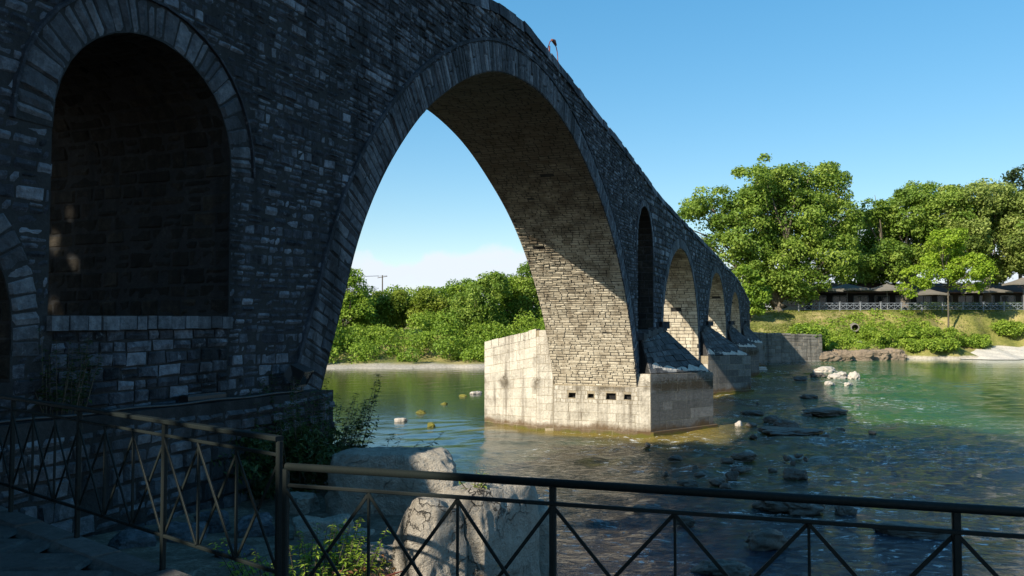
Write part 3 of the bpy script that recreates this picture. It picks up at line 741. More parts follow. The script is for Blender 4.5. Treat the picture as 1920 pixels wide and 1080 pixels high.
Xg, Og = np.meshgrid(X0, OFF); Yg = shore(Xg)+Og; Zg = farz_off(Xg, Og*kof(Xg))+.12*fbm2(Xg, Yg, .5, 9)*(Og > .5)
nx, ny = len(X0), len(OFF); i = np.arange((ny-1)*(nx-1)); r, c_ = i//(nx-1), i % (nx-1); k = r*nx+c_
fb = MB(); fb.v = [np.stack([Xg.ravel(), Yg.ravel(), Zg.ravel()], 1)]; fb.n = nx*ny; fb.f = np.stack([k, k+1, k+nx+1, k+nx], 1).tolist(); fb.t = [.5]*len(fb.f)
tag(build(fb, 'far_bank_ground', M_bank, smooth=True), kind='structure')

m, nt_, b, o_ = mat('pale gravel'); p = worldpos(nt_); n2 = noise(nt_, 9, 8, .75, p)
nt_.links.new(ramp(nt_, n2, [(.3, (.3, .28, .24)), (.55, (.58, .54, .47)), (.75, (.75, .71, .64))]), b.inputs['Base Color']); b.inputs['Roughness'].default_value = .95; bump(nt_, b, n2, .9, .08); M_gravel = m
xs_ = np.linspace(55.8, 84, 90); V = []; F = []; no_ = 22
for i, x in enumerate(xs_):
    wd_ = 5.6*np.clip((x-55.8)/5, .03, 1)*(1+.08*math.sin(x*1.3))
    for j in range(no_+1):
        o__ = -.5+(wd_+.5)*j/no_; y = float(shore(x))+o__; V.append((x, y, .1+.15*o__*float(kof(x))+.06+.03*math.sin(x*2.1+y*3)*(1 if 0 < j < no_ else 0)-(.15 if j == no_ else 0)))
F = [(i*(no_+1)+j, (i+1)*(no_+1)+j, (i+1)*(no_+1)+j+1, i*(no_+1)+j+1) for i in range(len(xs_)-1) for j in range(no_)]
gb_ = MB(); gb_.add(V, F, .5); tag(build(gb_, 'gravel_beach', M_gravel, smooth=True), kind='structure')

# river
def riffle(X, Y):
    s = X*U[0]+Y*U[1]; d = X*N[0]+Y*N[1]
    k = np.exp(-((d-1.5)/9.)**2)*np.clip((s-8)/6, 0, 1)*np.clip((98-s)/30, 0, 1)
    return k
def waterz(X, Y):
    r = np.random.RandomState(5); Z = np.zeros(X.shape); wx = X+.5*fbm2(X, Y, .5, 21, 2); wy = Y+.5*fbm2(X, Y, .5, 31, 2)
    for k in range(46):
        lam = r.uniform(.5, 2.6); th = r.normal(2.2, .75); a = .0062*lam
        q = (wx*math.cos(th)+wy*math.sin(th))*2*PI/lam+r.uniform(0, 6.28); Z += a*(1-np.abs(np.sin(q/2)))*2-a
    mod = .55+.45*fbm2(X, Y, .22, 41, 3)
    amp = riffle(X, Y)*1.25+.1
    inz = (X > -20) & (X < 42) & (Y > 3) & (Y < 92)
    return np.where(inz, Z*amp*np.clip(mod, .1, 1.6), 0.)
wt = gridmesh(ax((-500, -20, 10), (-20, 42, 330), (42, 500, 14)), ax((-100, 3, 8), (3, 40, 230), (40, 92, 160), (92, 160, 5)), waterz)
m, nt_, b, o_ = mat('river water'); p = worldpos(nt_)
pr = worldpos(nt_, (1, 1, 1), -math.atan2(U[1], U[0])); s2 = nt_.nodes.new('ShaderNodeSeparateXYZ'); nt_.links.new(pr, s2.inputs[0])   # x=s, y=d
nA = noise(nt_, .08, 4, .6, p); nB = noise(nt_, .35, 5, .6, p)
deep = ramp(nt_, nA, [(.35, (.008, .065, .014)), (.5, (.008, .085, .038)), (.65, (.035, .1, .016))])
shal = ramp(nt_, nB, [(.35, (.014, .016, .008)), (.55, (.05, .045, .012)), (.7, (.13, .105, .025))])
dd = mth(nt_, 'ABSOLUTE', mth(nt_, 'ADD', mth(nt_, 'SUBTRACT', s2.outputs[1], 4.5), mth(nt_, 'MULTIPLY_ADD', nB, 9., -4.5)))
sh = mrange(nt_, dd, 3.6, 7.0, 1, 0)
left = mrange(nt_, s2.outputs[1], 4.5, 11)
col = mixc_(nt_, left, deep, mixc_(nt_, mrange(nt_, s2.outputs[1], 22, 34), (.022, .042, .038), (.05, .06, .012)))  # olive and grey tints stand in for bank and sky reflections on this side
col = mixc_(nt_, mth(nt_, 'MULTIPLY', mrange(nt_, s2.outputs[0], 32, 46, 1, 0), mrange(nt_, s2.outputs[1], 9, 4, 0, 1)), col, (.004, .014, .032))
col = mixc_(nt_, mth(nt_, 'MULTIPLY', sh, mrange(nt_, s2.outputs[0], 16, 30)), col, shal)
for sc_, hw in ((37.6, 3.5), (56.6, 2.9), (73.5, 2.0)):
    dx = mth(nt_, 'SUBTRACT', mth(nt_, 'ABSOLUTE', mth(nt_, 'SUBTRACT', s2.outputs[0], sc_)), hw); dy = mth(nt_, 'SUBTRACT', mth(nt_, 'ABSOLUTE', mth(nt_, 'SUBTRACT', s2.outputs[1], 9.0)), 4.4)
    q_ = mth(nt_, 'ADD', mth(nt_, 'MAXIMUM', dx, dy), mth(nt_, 'MULTIPLY_ADD', nB, 3.0, -1.5))
    col = mixc_(nt_, mrange(nt_, q_, .1, 1.5, .9, 0), col, (.2, .15, .035))
# foam flecks where the water breaks over the stones
pf = worldpos(nt_, (1.1, 2.2, 1), .3); nf = noise(nt_, 1.6, 9, .78, pf, .6); nz = noise(nt_, .16, 3, .5, p)
rz = mrange(nt_, mth(nt_, 'ABSOLUTE', mth(nt_, 'SUBTRACT', s2.outputs[1], 1.5)), 5, 12, 1, 0)
fm = mth(nt_, 'MULTIPLY', mrange(nt_, nf, .562, .62), mth(nt_, 'MULTIPLY', rz, mrange(nt_, nz, .44, .56)))
col = mixc_(nt_, fm, col, (.72, .75, .76))
nt_.links.new(col, b.inputs['Base Color'])
nt_.links.new(mth(nt_, 'ADD', mth(nt_, 'MULTIPLY', fm, .6), .06), b.inputs['Roughness']); b.inputs['IOR'].default_value = 1.33; b.inputs['Specular IOR Level'].default_value = .5
pw = worldpos(nt_, (1, 1.5, 1), .5)
w1 = noise(nt_, 2.4, 6, .62, pw, .5); w2 = noise(nt_, .5, 3, .5, p)
hh = mth(nt_, 'ADD', mth(nt_, 'MULTIPLY', w1, mth(nt_, 'MULTIPLY_ADD', rz, .2, .012)), mth(nt_, 'MULTIPLY', w2, .012))
bump(nt_, b, hh, 1., .7); M_water = m
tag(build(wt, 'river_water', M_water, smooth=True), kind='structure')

# ================================================================== placing by measured sight lines of the survey
PT = math.atan(60/1500)
def sight(px, py):
    r = np.array([(px-960)/1500, 1., (540-py)/1500]); c, s = math.cos(PT), math.sin(PT)
    return np.array([r[0], r[1]*c-r[2]*s, r[1]*s+r[2]*c])
def at(px, py, y):
    r = sight(px, py); return r*(y/r[1])+np.array([0, 0, EYE])
def onwater(px, py, z=0):
    r = sight(px, py); return r*((z-EYE)/r[2])+np.array([0, 0, EYE])

# ------------------------------------------------------------------ rocks
def boulder(c, size, rz=0, seed=0, power=3.2, rough=.12, n=14, tilt=(0, 0), chips=(.78, 1.02), nchip=7):
    """weathered block: rounded box with chipped planes and noise; c = centre of the base"""
    V = []; F = []; r = np.random.RandomState(seed)
    idx = {}
    for axis in range(3):
        for sg in (-1, 1):
            g = np.linspace(-1, 1, n+1); base = len(V)
            for i in g:
                for j in g:
                    p = [0, 0, 0]; p[axis] = sg; p[(axis+1) % 3] = i; p[(axis+2) % 3] = j; V.append(p)
            for i in range(n):
                for j in range(n):
                    a = base+i*(n+1)+j; q = (a, a+1, a+n+2, a+n+1); F.append(q if sg < 0 else q[::-1])
    V = np.array(V, float); nrm = (np.abs(V)**power).sum(1)**(1/power); V = V/nrm[:, None]
    D = V/np.linalg.norm(V, axis=1)[:, None]
    for k in range(nchip):                                    # planar chips
        d = r.normal(size=3); d[2] = abs(d[2])*.7; d /= np.linalg.norm(d); lim = r.uniform(*chips)*(np.abs(d)**1.0).sum()**.55
        over = V@d-lim; V = V-np.where(over > 0, over, 0)[:, None]*d*.85
    nz = vnoise(V*2.1+seed, seed)+.5*vnoise(V*5+seed, seed+1)+.28*vnoise(V*12, seed+2)
    nz = nz-.45*np.abs(vnoise(V*8, seed+5))+.3*np.round(vnoise(V*2.7, seed+7)*1.8)+.2*vnoise(V*22, seed+8); V = V+D*(rough*nz)[:, None]
    V = V*np.array(size)/2
    V[:, 2] += size[2]/2*.96
    R = np.array(Matrix.Rotation(rz, 3, 'Z')@Matrix.Rotation(tilt[0], 3, 'X')@Matrix.Rotation(tilt[1], 3, 'Y')); V = V@R.T
    mb = MB(); mb.add(V+np.array(c), F, .55); return mb
def weld(o):
    import bmesh
    b = bmesh.new(); b.from_mesh(o.data); bmesh.ops.remove_doubles(b, verts=b.verts, dist=.002)
    bmesh.ops.recalc_face_normals(b, faces=b.faces); b.to_mesh(o.data); b.free()
    o.data.polygons.foreach_set('use_smooth', np.ones(len(o.data.polygons), dtype=bool)); return o
def rock(name, c, size, m, label, cat='rock', group=None, **k):
    o = weld(build(boulder(c, size, **k), name, m, origin=c)); return tag(o, label, cat, group)
e2 = math.atan2(1.0, .68)
rock('stone_block', (-.19, 6.38, 2.7), (.88, .52, .93), M_boul, 'tall squared stone block behind the front railing, its river side in shade', 'boulder', rz=e2, seed=3, power=10, rough=.045, n=60, chips=(.9, 1.08), nchip=20)
rock('lit_block', (-.62, 5.98, 2.72), (.5, .52, .86), M_boul, 'rough sunlit block leaning against the left of the tall squared block', 'boulder', rz=.45, seed=17, power=6, rough=.06, n=56, tilt=(0, .08), chips=(.78, 1.0), nchip=24)
rock('broken_block', (.06, 6.95, 2.5), (.5, .5, .88), M_boul, 'smaller stone with a sunlit top, just right of the tall squared block', 'boulder', rz=.3, seed=8, power=7, rough=.06, n=44, chips=(.85, 1.02), nchip=20)
rock('rubble_stone', (-.5, 5.35, 2.72), (.4, .3, .3), M_boul, 'small broken stone at the foot of the rough sunlit block', 'stone', rz=.9, seed=19, power=5, n=22)
rock('rubble_stone', (-1.05, 6.7, 2.75), (.35, .3, .28), M_boul, 'small broken stone behind the green weeds, left of the sunlit block', 'stone', rz=.2, seed=29, power=5, n=22)
rock('stone_block', (-1.36, 9.5, 2.5), (1.5, .8, .9), M_boul, 'long pale stone block lying under the dark shrub, sunlit right end only', 'boulder', rz=-.12, seed=12, power=8, rough=.045, n=64, chips=(.87, 1.05), nchip=22, tilt=(0, -.03))
rock('flat_slab', (-.95, 5.35, 2.72), (1.0, .7, .3), M_boul, 'flat sunlit slab low behind the railing, littered with brown leaves', 'slab', rz=.5, seed=21, power=4, rough=.06, n=26)
rock('flat_slab', (-1.35, 4.75, 2.86), (.75, .5, .22), M_boul, 'pale slab lying at the foot of the railing corner post', 'slab', rz=-.3, seed=23, power=4, rough=.06, n=22)
for (px, py, y, sz, rz, lb) in [(605, 975, 8.2, (.75, .5, .38), .2, 'grey slab in shade left of the squared block, behind the green weeds'),
        (672, 985, 7.6, (.42, .35, .35), 1.1, 'small dark stone between the shaded slab and the squared block'),
        (480, 935, 8.6, (.55, .4, .3), .5, 'rubble stone seen through the lit railing panel'),
        (400, 940, 8.8, (.5, .35, .3), -.4, 'rubble stone at the wall foot, right of the post where the rail catches light'),
        (440, 990, 7.4, (.45, .4, .22), .9, 'low rubble stone close behind the lit railing panel'),
        (345, 935, 8.2, (.6, .4, .3), .1, 'flat rubble stone at the wall foot behind the middle railing post'),
        (560, 900, 9.6, (.6, .5, .42), -.2, 'dark stone at the root of the tall shrub'),
        (250, 925, 7.9, (.5, .35, .26), .7, 'rubble stone at the wall foot behind the shaded railing panel')]:
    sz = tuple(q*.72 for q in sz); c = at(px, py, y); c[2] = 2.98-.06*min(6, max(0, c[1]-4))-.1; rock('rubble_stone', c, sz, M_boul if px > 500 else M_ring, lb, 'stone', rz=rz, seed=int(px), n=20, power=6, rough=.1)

RV = [  # px, py waterline, width px, height px, material, name, label
    (1440, 1018, 84, 34, M_riv, 'large dark wet rock with foam behind it, below the end of the shallows'),
    (1362, 1068, 92, 24, M_riv, 'dark wet rock at the bottom edge, left of the large wet rock'),
    (1712, 1000, 122, 16, M_riv, 'long flat rock just breaking the surface near the right railing post'),
    (1392, 856, 42, 10, M_riv, 'low dark rock in the middle of the shaded riffle'),
    (1492, 892, 40, 18, M_riv, 'dark rounded rock in the shaded rapids right of the foam streaks'),
    (1372, 895, 24, 12, M_riv, 'small dark rock beside the foam streaks under the main shadow'),
    (1535, 775, 82, 12, M_riv, 'long low grey rock breaking the edge of the bridge shadow'),
    (1450, 790, 34, 14, M_riv, 'dark rock at the left end of the rock line beyond the first pier'),
    (1476, 797, 42, 12, M_riv, 'dark rock in the middle of the rock line beyond the first pier'),
    (1478, 808, 110, 7, M_riv, 'flat grey rock shelf awash in front of the rock line'),
    (1413, 775, 40, 6, M_riv, 'flat dark rock just right of the first cutwater'),
    (1386, 797, 16, 8, M_rivp, 'small bright stone at the sunlit tip of the shallows by the first cutwater'),
    (1452, 948, 74, 20, M_riv, 'dark rock right behind the front handrail, left of its pair'),
    (1508, 952, 78, 22, M_riv, 'dark rock right behind the front handrail, with brown top'),
    (1584, 960, 38, 16, M_riv, 'dark rock just under the handrail, right of the pair'),
    (1290, 905, 40, 6, M_riv, 'dark rock barely showing left of the foam streaks'),
    (1280, 975, 34, 8, M_riv, 'low dark rock between the second and third railing stars'),
    (1548, 696, 46, 8, M_rivp, 'pale sunlit rock farthest back in the river rock cluster'),
    (1574, 708, 40, 14, M_rivp, 'tallest pale sunlit rock in the river rock cluster'),
    (1602, 709, 22, 15, M_rivp, 'squarish rock at the right end of the sunlit cluster'),
    (1556, 722, 26, 9, M_rivp, 'sunlit stone nearest us in the river rock cluster'),
    (1533, 705, 34, 7, M_riv, 'brown low rock at the left of the sunlit river cluster'),
    (1590, 722, 18, 6, M_rivp, 'small sunlit stone in front of the squarish rock'),
    (1500, 712, 24, 6, M_riv, 'small dark rock in the shadow left of the sunlit cluster'),
    (1520, 745, 30, 5, M_riv, 'thin dark rock awash on the shadow edge below the sunlit cluster'),
    (1427, 692, 26, 6, M_rivp, 'pale low rock right of the second cutwater, in the shadow'),
    (752, 790, 24, 7, M_rivp, 'white stone with a dark end in the water under the main arch'),
    (792, 775, 18, 6, M_moss, 'yellow mossy stone under the main arch, the upper one'),
    (808, 799, 16, 7, M_moss, 'dark mossy stone under the main arch, the lower one'),
    (868, 743, 16, 4, M_moss, 'mossy stone barely showing left of the first pier'),
    (892, 738, 24, 5, M_rivp, 'pale flat stone against the left side of the first pier'),
    (833, 758, 12, 3, M_moss, 'tiny mossy stone in the pale ripples left of the first pier')]
for i, (px, py, wpx, hpx, m_, lb) in enumerate(RV):
    c = onwater(px, py); dist = c[1]; wm = wpx*dist/1500; hm = max(.08, hpx*dist/1500*(.75 if hpx > 8 else .9))
    hm *= 1.05; sink = .4*hm+.08; c[2] = -sink
    rock('river_rock', c, (wm*.98, wm*rng.uniform(.5, .75), hm+sink), m_, lb, 'rock', rz=rng.uniform(-.4, .4), seed=40+i, power=2.3, rough=.2, n=18, chips=(1.0, 1.25))

# small stones breaking the riffle
rs = np.random.RandomState(31); k = 0
while k < 26:
    px, py = rs.uniform(1180, 1640), rs.uniform(735, 1040)
    if py > 830+.25*(1700-px) or (px < 1360 and py < 830): continue
    c = onwater(px, py); wm = rs.uniform(.18, .6); c[2] = -.12
    rock('small_stone', c, (wm, wm*rs.uniform(.55, .9), .12+rs.uniform(.03, .1)), M_riv, 'small dark wet stone among the ripples of the shaded riffle', 'stone', 'small wet stones in the shaded riffle', rz=rs.uniform(0, 3), seed=1000+k, power=2.3, rough=.2, n=8, chips=(1, 1.2)); k += 1

# ------------------------------------------------------------------ railings
def railing(segs, h0, hm_, hb, hg, round_, label, name='railing', starts=None):
    """segs: list of (P, Q) panel ends on plan; star braces in three bays per panel"""
    c = segs[0][0]; root = thing(name, (c[0], c[1], EYE+hg), label, 'railing')
    P0 = np.array(segs[0][0]); P1 = np.array(segs[-1][1]); v = lambda p, h: np.array([p[0], p[1], EYE+h])
    hr = MB()
    if round_:
        tube(hr, [v(P0, h0), v((P0+P1)/2, h0), v(P1, h0)], .0195, 14)
        build(hr, 'handrail', M_rail, root, smooth=True)
    else:
        beam(hr, v(P0, h0), v(P1, h0), .052, .026); build(hr, 'handrail', M_rail, root)
    for nm, h, s in (('middle_rail', hm_, .018), ('bottom_rail', hb, .02)):
        mb = MB(); beam(mb, v(P0, h), v(P1, h), s, s); build(mb, nm, M_rail, root)
    posts = [segs[0][0]]+[q for _, q in segs]
    for p in posts:
        mb = MB(); beam(mb, v(p, hg-.02), v(p, h0-.012), .031, .031, up=(P1-P0).tolist()+[0])
        box(mb, v(p, hg+.006), (.09, .09, .012), Matrix.Rotation(math.atan2(*(P1-P0)[::-1]), 3, 'Z')); build(mb, 'post', M_rail, root)
    for P, Q in segs:
        P, Q = np.array(P), np.array(Q)
        for b in range(3):
            a0, a1 = P+(Q-P)*b/3, P+(Q-P)*(b+1)/3; t = (Q-P)/np.linalg.norm(Q-P); nn = np.array([-t[1], t[0]])*.009
            if b > 0:
                mb = MB(); beam(mb, v(a0, hb), v(a0, hm_), .016, .012, up=(P1-P0).tolist()+[0]); build(mb, 'baluster', M_rail, root)
            for sgn in (1, -1):
                s_, e_ = (a0, a1) if sgn > 0 else (a1, a0); mb = MB()
                beam(mb, v(s_+nn*sgn, hb+.01), v(e_+nn*sgn, hm_-.01), .009, .017); build(mb, 'brace', M_rail, root)
    return root
def pl(a, b, t): return (a[0]+(b[0]-a[0])*t, a[1]+(b[1]-a[1])*t)
c0_, c1_ = (-1.215, 4.21), (-4.93, 7.13); Lp = 1.154; T_ = math.hypot(c1_[0]-c0_[0], c1_[1]-c0_[1])
ends = [pl(c0_, c1_, min(1, k*Lp/T_)) for k in range(0, 5)]+[c1_]
railing([(ends[i+1], ends[i]) for i in range(len(ends)-1)][::-1], -.62, -.705, -1.31, -1.54, False, 'left railing with flat handrail, running from the stone wall to the corner')
def rp(x): return (x, 4.19-.3127*(x+1.19))
railing([((-1.165, 4.16), rp(.19)), (rp(.19), rp(1.79)), (rp(1.79), rp(3.4)), (rp(3.4), rp(5.0))], -.755, -.85, -1.5, -1.6, True, 'front railing with round handrail in front of the river')

# ------------------------------------------------------------------ lamps on the ledge and on the parapet
YAW = math.atan2(U[1], U[0])
def rotz(a): return np.array(Matrix.Rotation(a, 3, 'Z'))
def floodlight(base, yaw, tilt, sz, label):
    root = thing('floodlight', base, label, 'floodlight', 'floodlights on the wall ledge', rz=0)
    R = np.array(Matrix.Rotation(yaw, 3, 'Z')@Matrix.Rotation(tilt, 3, 'X'))
    c = np.array(base)+np.array([0, 0, sz[2]*.5+.12]); mb = MB()
    # tapered housing with a hood
    w_, d_, h_ = sz; V = np.array([(-w_/2, -d_/2, -h_/2), (w_/2, -d_/2, -h_/2), (w_/2, d_/2, -h_/2*.5), (-w_/2, d_/2, -h_/2*.5), (-w_/2, -d_/2, h_/2), (w_/2, -d_/2, h_/2), (w_*.36, d_/2, h_*.42), (-w_*.36, d_/2, h_*.42)])
    mb.add(V@R.T+c, [(0, 3, 2, 1), (4, 5, 6, 7), (0, 1, 5, 4), (2, 3, 7, 6), (1, 2, 6, 5), (0, 4, 7, 3)]); build(mb, 'housing', M_black, root)
    mb = MB(); V = np.array([(-w_*.44, -d_/2-.006, -h_*.4), (w_*.44, -d_/2-.006, -h_*.4), (w_*.44, -d_/2-.006, h_*.4), (-w_*.44, -d_/2-.006, h_*.4)]); V = np.vstack([V, V+[0, .004, 0]])
    mb.add(V@R.T+c, [(0, 1, 2, 3), (4, 7, 6, 5), (0, 4, 5, 1), (1, 5, 6, 2), (2, 6, 7, 3), (3, 7, 4, 0)]); build(mb, 'glass', M_glass, root)
    mb = MB(); fr = .02
    for a, b_ in (((-1, -1), (1, -1)), ((1, -1), (1, 1)), ((1, 1), (-1, 1)), ((-1, 1), (-1, -1))):
        p = np.array([a[0]*w_*.47, -d_/2-.01, a[1]*h_*.45])@R.T+c; q = np.array([b_[0]*w_*.47, -d_/2-.01, b_[1]*h_*.45])@R.T+c; beam(mb, p, q, fr, fr)
    build(mb, 'rim', M_black, root)
    for sx in (-1, 1):
        mb = MB(); p = np.array([sx*(w_/2+.012), 0, 0])@rotz(yaw).T; beam(mb, c+p, np.array(base)+p*.8, .012, .03); build(mb, 'bracket_leg', M_black, root)
    mb = MB(); box(mb, np.array(base)+[0, 0, .008], (w_*.95, .06, .014), rotz(yaw)); build(mb, 'foot', M_black, root)
    return root
floodlight(W(9.62, 6.9, -1.02), YAW+.25, .5, (.38, .24, .25), 'black floodlight standing at the right end of the wall ledge')
def lz(s): return -.86-.195*(s-1)/9.35
root = thing('strip_light', W(7.78, 6.95, lz(7.78)), 'low flat black lamp lying on the middle of the wall ledge', 'lamp')
mb = MB(); beam(mb, W(7.45, 6.93, lz(7.5)+.07), W(8.1, 6.93, lz(8.1)+.07), .14, .075); build(mb, 'housing', M_black, root)
mb = MB(); beam(mb, W(7.47, 6.93, lz(7.5)+.112), W(8.08, 6.93, lz(8.1)+.112), .11, .006); build(mb, 'glass', M_glass, root)
for s_ in (7.52, 8.02):
    mb = MB(); box(mb, W(s_, 6.93, lz(s_)+.016), (.05, .12, .03), rotz(YAW)); build(mb, 'foot', M_black, root)
mb = MB(); pts = [W(s_, 6.83+.012*math.sin(s_*3), lz(s_)+.028+.008*math.sin(s_*5)) for s_ in np.linspace(3.4, 9.5, 40)]; tube(mb, pts, .019, 8)
tag(build(mb, 'cable_conduit', M_black, smooth=True), 'black conduit running along the ledge at the foot of the stone wall', 'conduit')

root = thing('bracket_lamp', W(22.5, NEAR+.1, topat(22.5)-.02), 'small rusty red lamp arm on top of the bridge parapet above the main arch', 'lamp')
hb_ = topat(22.5)
mb = MB(); tube(mb, [W(22.5, NEAR+.1, hb_-.1), W(22.5, NEAR+.1, hb_+.3)], .025, 8); build(mb, 'post', M_rust, root)
mb = MB(); tube(mb, [W(22.5-.55+.3*0, NEAR-.02, hb_+.02+.0)]+[W(22.5+.42*math.cos(a)-.0, NEAR-.02, hb_+.12+.3*math.sin(a)) for a in np.linspace(PI*.9, 0, 8)]+[W(22.92, NEAR-.05, hb_-.3)], .014, 8); build(mb, 'arm', M_rust, root)
mb = MB(); tube(mb, [W(22.1, NEAR-.1, hb_+.33), W(22.32, NEAR-.1, hb_+.36), W(22.5, NEAR-.1, hb_+.3)], [.03, .06, .035], 10); build(mb, 'lamp_head', M_rust, root)
mb = MB(); tube(mb, [W(22.9, NEAR-.04, hb_-.9), W(22.9, NEAR-.06, hb_-.3)], .02, 8); build(mb, 'stay', M_black, root)

# ------------------------------------------------------------------ vegetation
def leaves(mb, pos, nor, size, rs, tone, asp=.6, fold=.25):
    n = len(pos); nor = nor/np.linalg.norm(nor, axis=1)[:, None]
    r = rs.normal(size=(n, 3)); t = np.cross(nor, r); t /= np.linalg.norm(t, axis=1)[:, None]; b = np.cross(nor, t)
    s = (size*rs.uniform(.4, 1.45, n))[:, None]
    V = np.stack([pos-t*s*.5, pos-b*s*asp*.5+nor*s*fold*.3, pos+t*s*.5, pos+b*s*asp*.5+nor*s*fold*.3], 1).reshape(-1, 3)
    k = np.arange(n)*4+mb.n
    mb.v.append(V); mb.n += 4*n; mb.f.extend(np.stack([k, k+1, k+2, k+3], 1).tolist()); mb.t.extend(np.asarray(tone).tolist())
def sph(rs, n):
    d = rs.normal(size=(n, 3)); return d/np.linalg.norm(d, axis=1)[:, None]
def clumps_of(lobes, m, rs, rmin, rmax, inner=.5):
    """lobes: (centre, (rx,ry,rz)); returns clump centres and radii spread through the shell of their union"""
    lob = [(np.array(c, float), np.array(r, float)*np.ones(3)) for c, r in lobes]
    wgt = np.array([np.prod(r)**(2/3) for _, r in lob]); wgt /= wgt.sum(); out = []
    while len(out) < m:
        i = rs.choice(len(lob), p=wgt); c, r = lob[i]; d = sph(rs, 1)[0]
        p = c+d*r*(inner+(1-inner)*rs.uniform()**.6)
        deep = any(j != i and np.linalg.norm((p-cj)/rj) < .55 for j, (cj, rj) in enumerate(lob))
        if deep and rs.uniform() < .85: continue
        out.append((p, rs.uniform(rmin, rmax), d))
    return out
def crown(mb, lobes, m, per, leaf, seed, rmin, rmax, flat=.7, inner=.5, clear=None, asp=.65):
    rs = np.random.RandomState(seed)
    for p, r, d0 in clumps_of(lobes, m, rs, rmin, rmax, inner):
        k = int(per*1.7*rs.uniform(.6, 1.3)); d = sph(rs, k); d = d+d0*.35+np.array([0, 0, .25]); d /= np.linalg.norm(d, axis=1)[:, None]
        rr = rs.uniform(.45, 1.08, k)**.7; q = p+d*(r*rr)[:, None]*np.array([1, 1, flat])
        q = q+rs.normal(size=(k, 3))*leaf*.35
        nor = d*.6+rs.normal(size=(k, 3))*.55+np.array([0, 0, .45]); ct = rs.normal(0, .19)
        tone = np.clip(.5+ct+rs.normal(0, .17, k), 0, 1)
        if clear is not None:
            keep = np.ones(k, bool)
            for c, rad in clear:
                v = q-c; t = v@SUN; dist = np.linalg.norm(v-t[:, None]*SUN, axis=1); keep &= ~((dist < rad+leaf*.6) & (t > 0))
            q, nor, tone = q[keep], nor[keep], tone[keep]
            if not len(q): continue
        leaves(mb, q, nor, leaf, rs, tone, asp)
    return mb
def limbs(mb, base, lobes, r0, rs, fork=.55):
    base = np.array(base, float); cs = [np.array(c, float) for c, _ in lobes]
    mid = np.mean(cs, axis=0); hgt = min(c[2] for c in cs)-base[2]
    f = base+(mid-base)*np.array([.25, .25, 0])+np.array([0, 0, max(hgt*fork, .1)])
    tube(mb, [base-[0, 0, .3], base+[0, 0, .15], (base+f)/2+rs.normal(size=3)*r0*.4*[1, 1, 0], f], [r0*1.5, r0*1.1, r0*.9, r0*.8], 9)
    for c in cs:
        v = c-f; k = f+v*.5+rs.normal(size=3)*np.linalg.norm(v)*.1
        tube(mb, [f-[0, 0, r0*.4], f+v*.2+[0, 0, r0], k, c], [r0*.6, r0*.5, r0*.33, r0*.12], 6)
        for _ in range(3):
            e = c+sph(rs, 1)[0]*np.linalg.norm(v)*.2; tube(mb, [k, (k+e)/2+rs.normal(size=3)*.1, e], [r0*.25, r0*.17, r0*.05], 5)
def tree(name, base, lobes, m, per, leaf, seed, rc, mat_, bark, r0, label, cat='tree', group=None, clear=None, inner=.45, flat=.7, fork=.55):
    rs = np.random.RandomState(seed); root = thing(name, base, label, cat, group)
    t = MB(); limbs(t, base, lobes, r0, rs, fork); build(t, 'trunk', bark, root, smooth=True)
    c = crown(MB(), lobes, m, per, leaf, seed+1, rc[0], rc[1], flat, inner, clear); build(c, 'crown', mat_, root); return root
def PL(lst, y0, dy=None):
    """lobes given as sight px, py, radius px at a distance y0"""
    out = []; rs = random.Random(len(lst))
    for i, (px, py, r) in enumerate(lst):
        y = y0+(rs.uniform(-1, 1)*(dy or 2)); rr = r*y/1500; out.append((at(px, py, y), (rr, rr*1.0, rr*.88)))
    return out
def yoff(px, off):
    y = 98.
    for _ in range(30): x = sight(px, 600)[0]*y; y = float(shore(x))+off/float(kof(x))
    return y
def gbase(px, y, dz=0): p = at(px, 600, y); return (p[0], y, float(farz(p[0], y))+dz)

# right bank
tree('plane_tree', gbase(1460, 111), PL([(1420, 342, 52), (1535, 345, 50), (1335, 392, 42), (1400, 425, 62), (1490, 410, 66), (1568, 420, 42), (1325, 460, 38), (1370, 500, 45), (1450, 500, 64), (1545, 490, 60), (1560, 370, 38), (1470, 340, 40), (1310, 400, 28), (1440, 385, 55), (1450, 455, 60), (1435, 545, 30), (1490, 540, 34), (1400, 560, 24)], 112, 4), 400, 170, .36, 101, (.9, 2.1), L_plane, M_barkp, .75, 'tallest big plane tree on the far bank, right beside the end of the bridge', inner=.2)
tree('plane_tree', gbase(1700, 118), PL([(1700, 400, 46), (1655, 430, 38), (1765, 400, 50), (1710, 460, 60), (1655, 490, 45), (1780, 470, 55), (1730, 375, 34), (1640, 395, 26)], 119, 4), 260, 170, .37, 111, (.9, 2.0), L_plane, M_barkp, .6, 'broad tree behind the awnings, right of the tall plane tree')
tree('plane_tree', gbase(1850, 117), PL([(1820, 395, 48), (1885, 405, 50), (1800, 450, 50), (1870, 470, 62), (1935, 460, 60), (1925, 400, 42), (1780, 375, 32), (1860, 370, 30)], 117, 4), 280, 170, .37, 121, (.9, 2.0), L_pale, M_barkp, .6, 'pale leaved broad tree at the right edge, behind the small young tree')
YT = yoff(1778, 8.2)
tree('young_tree', gbase(1778, YT), PL([(1772, 455, 26), (1735, 512, 30), (1818, 505, 32), (1780, 490, 38), (1760, 530, 26), (1710, 535, 20), (1800, 532, 22), (1835, 530, 16), (1790, 445, 18)], YT, 1.6), 110, 90, .3, 131, (.5, 1.15), L_young, M_bark, .12, 'small bright green tree with a thin trunk standing on the grass slope', fork=.95)
tree('dark_tree', gbase(1612, 128), PL([(1612, 440, 42), (1600, 490, 48), (1640, 500, 45), (1620, 530, 40)], 128, 2), 90, 90, .55, 141, (1., 2.1), L_bush, M_bark, .4, 'dark tree filling the gap between the plane tree and the broad trees')
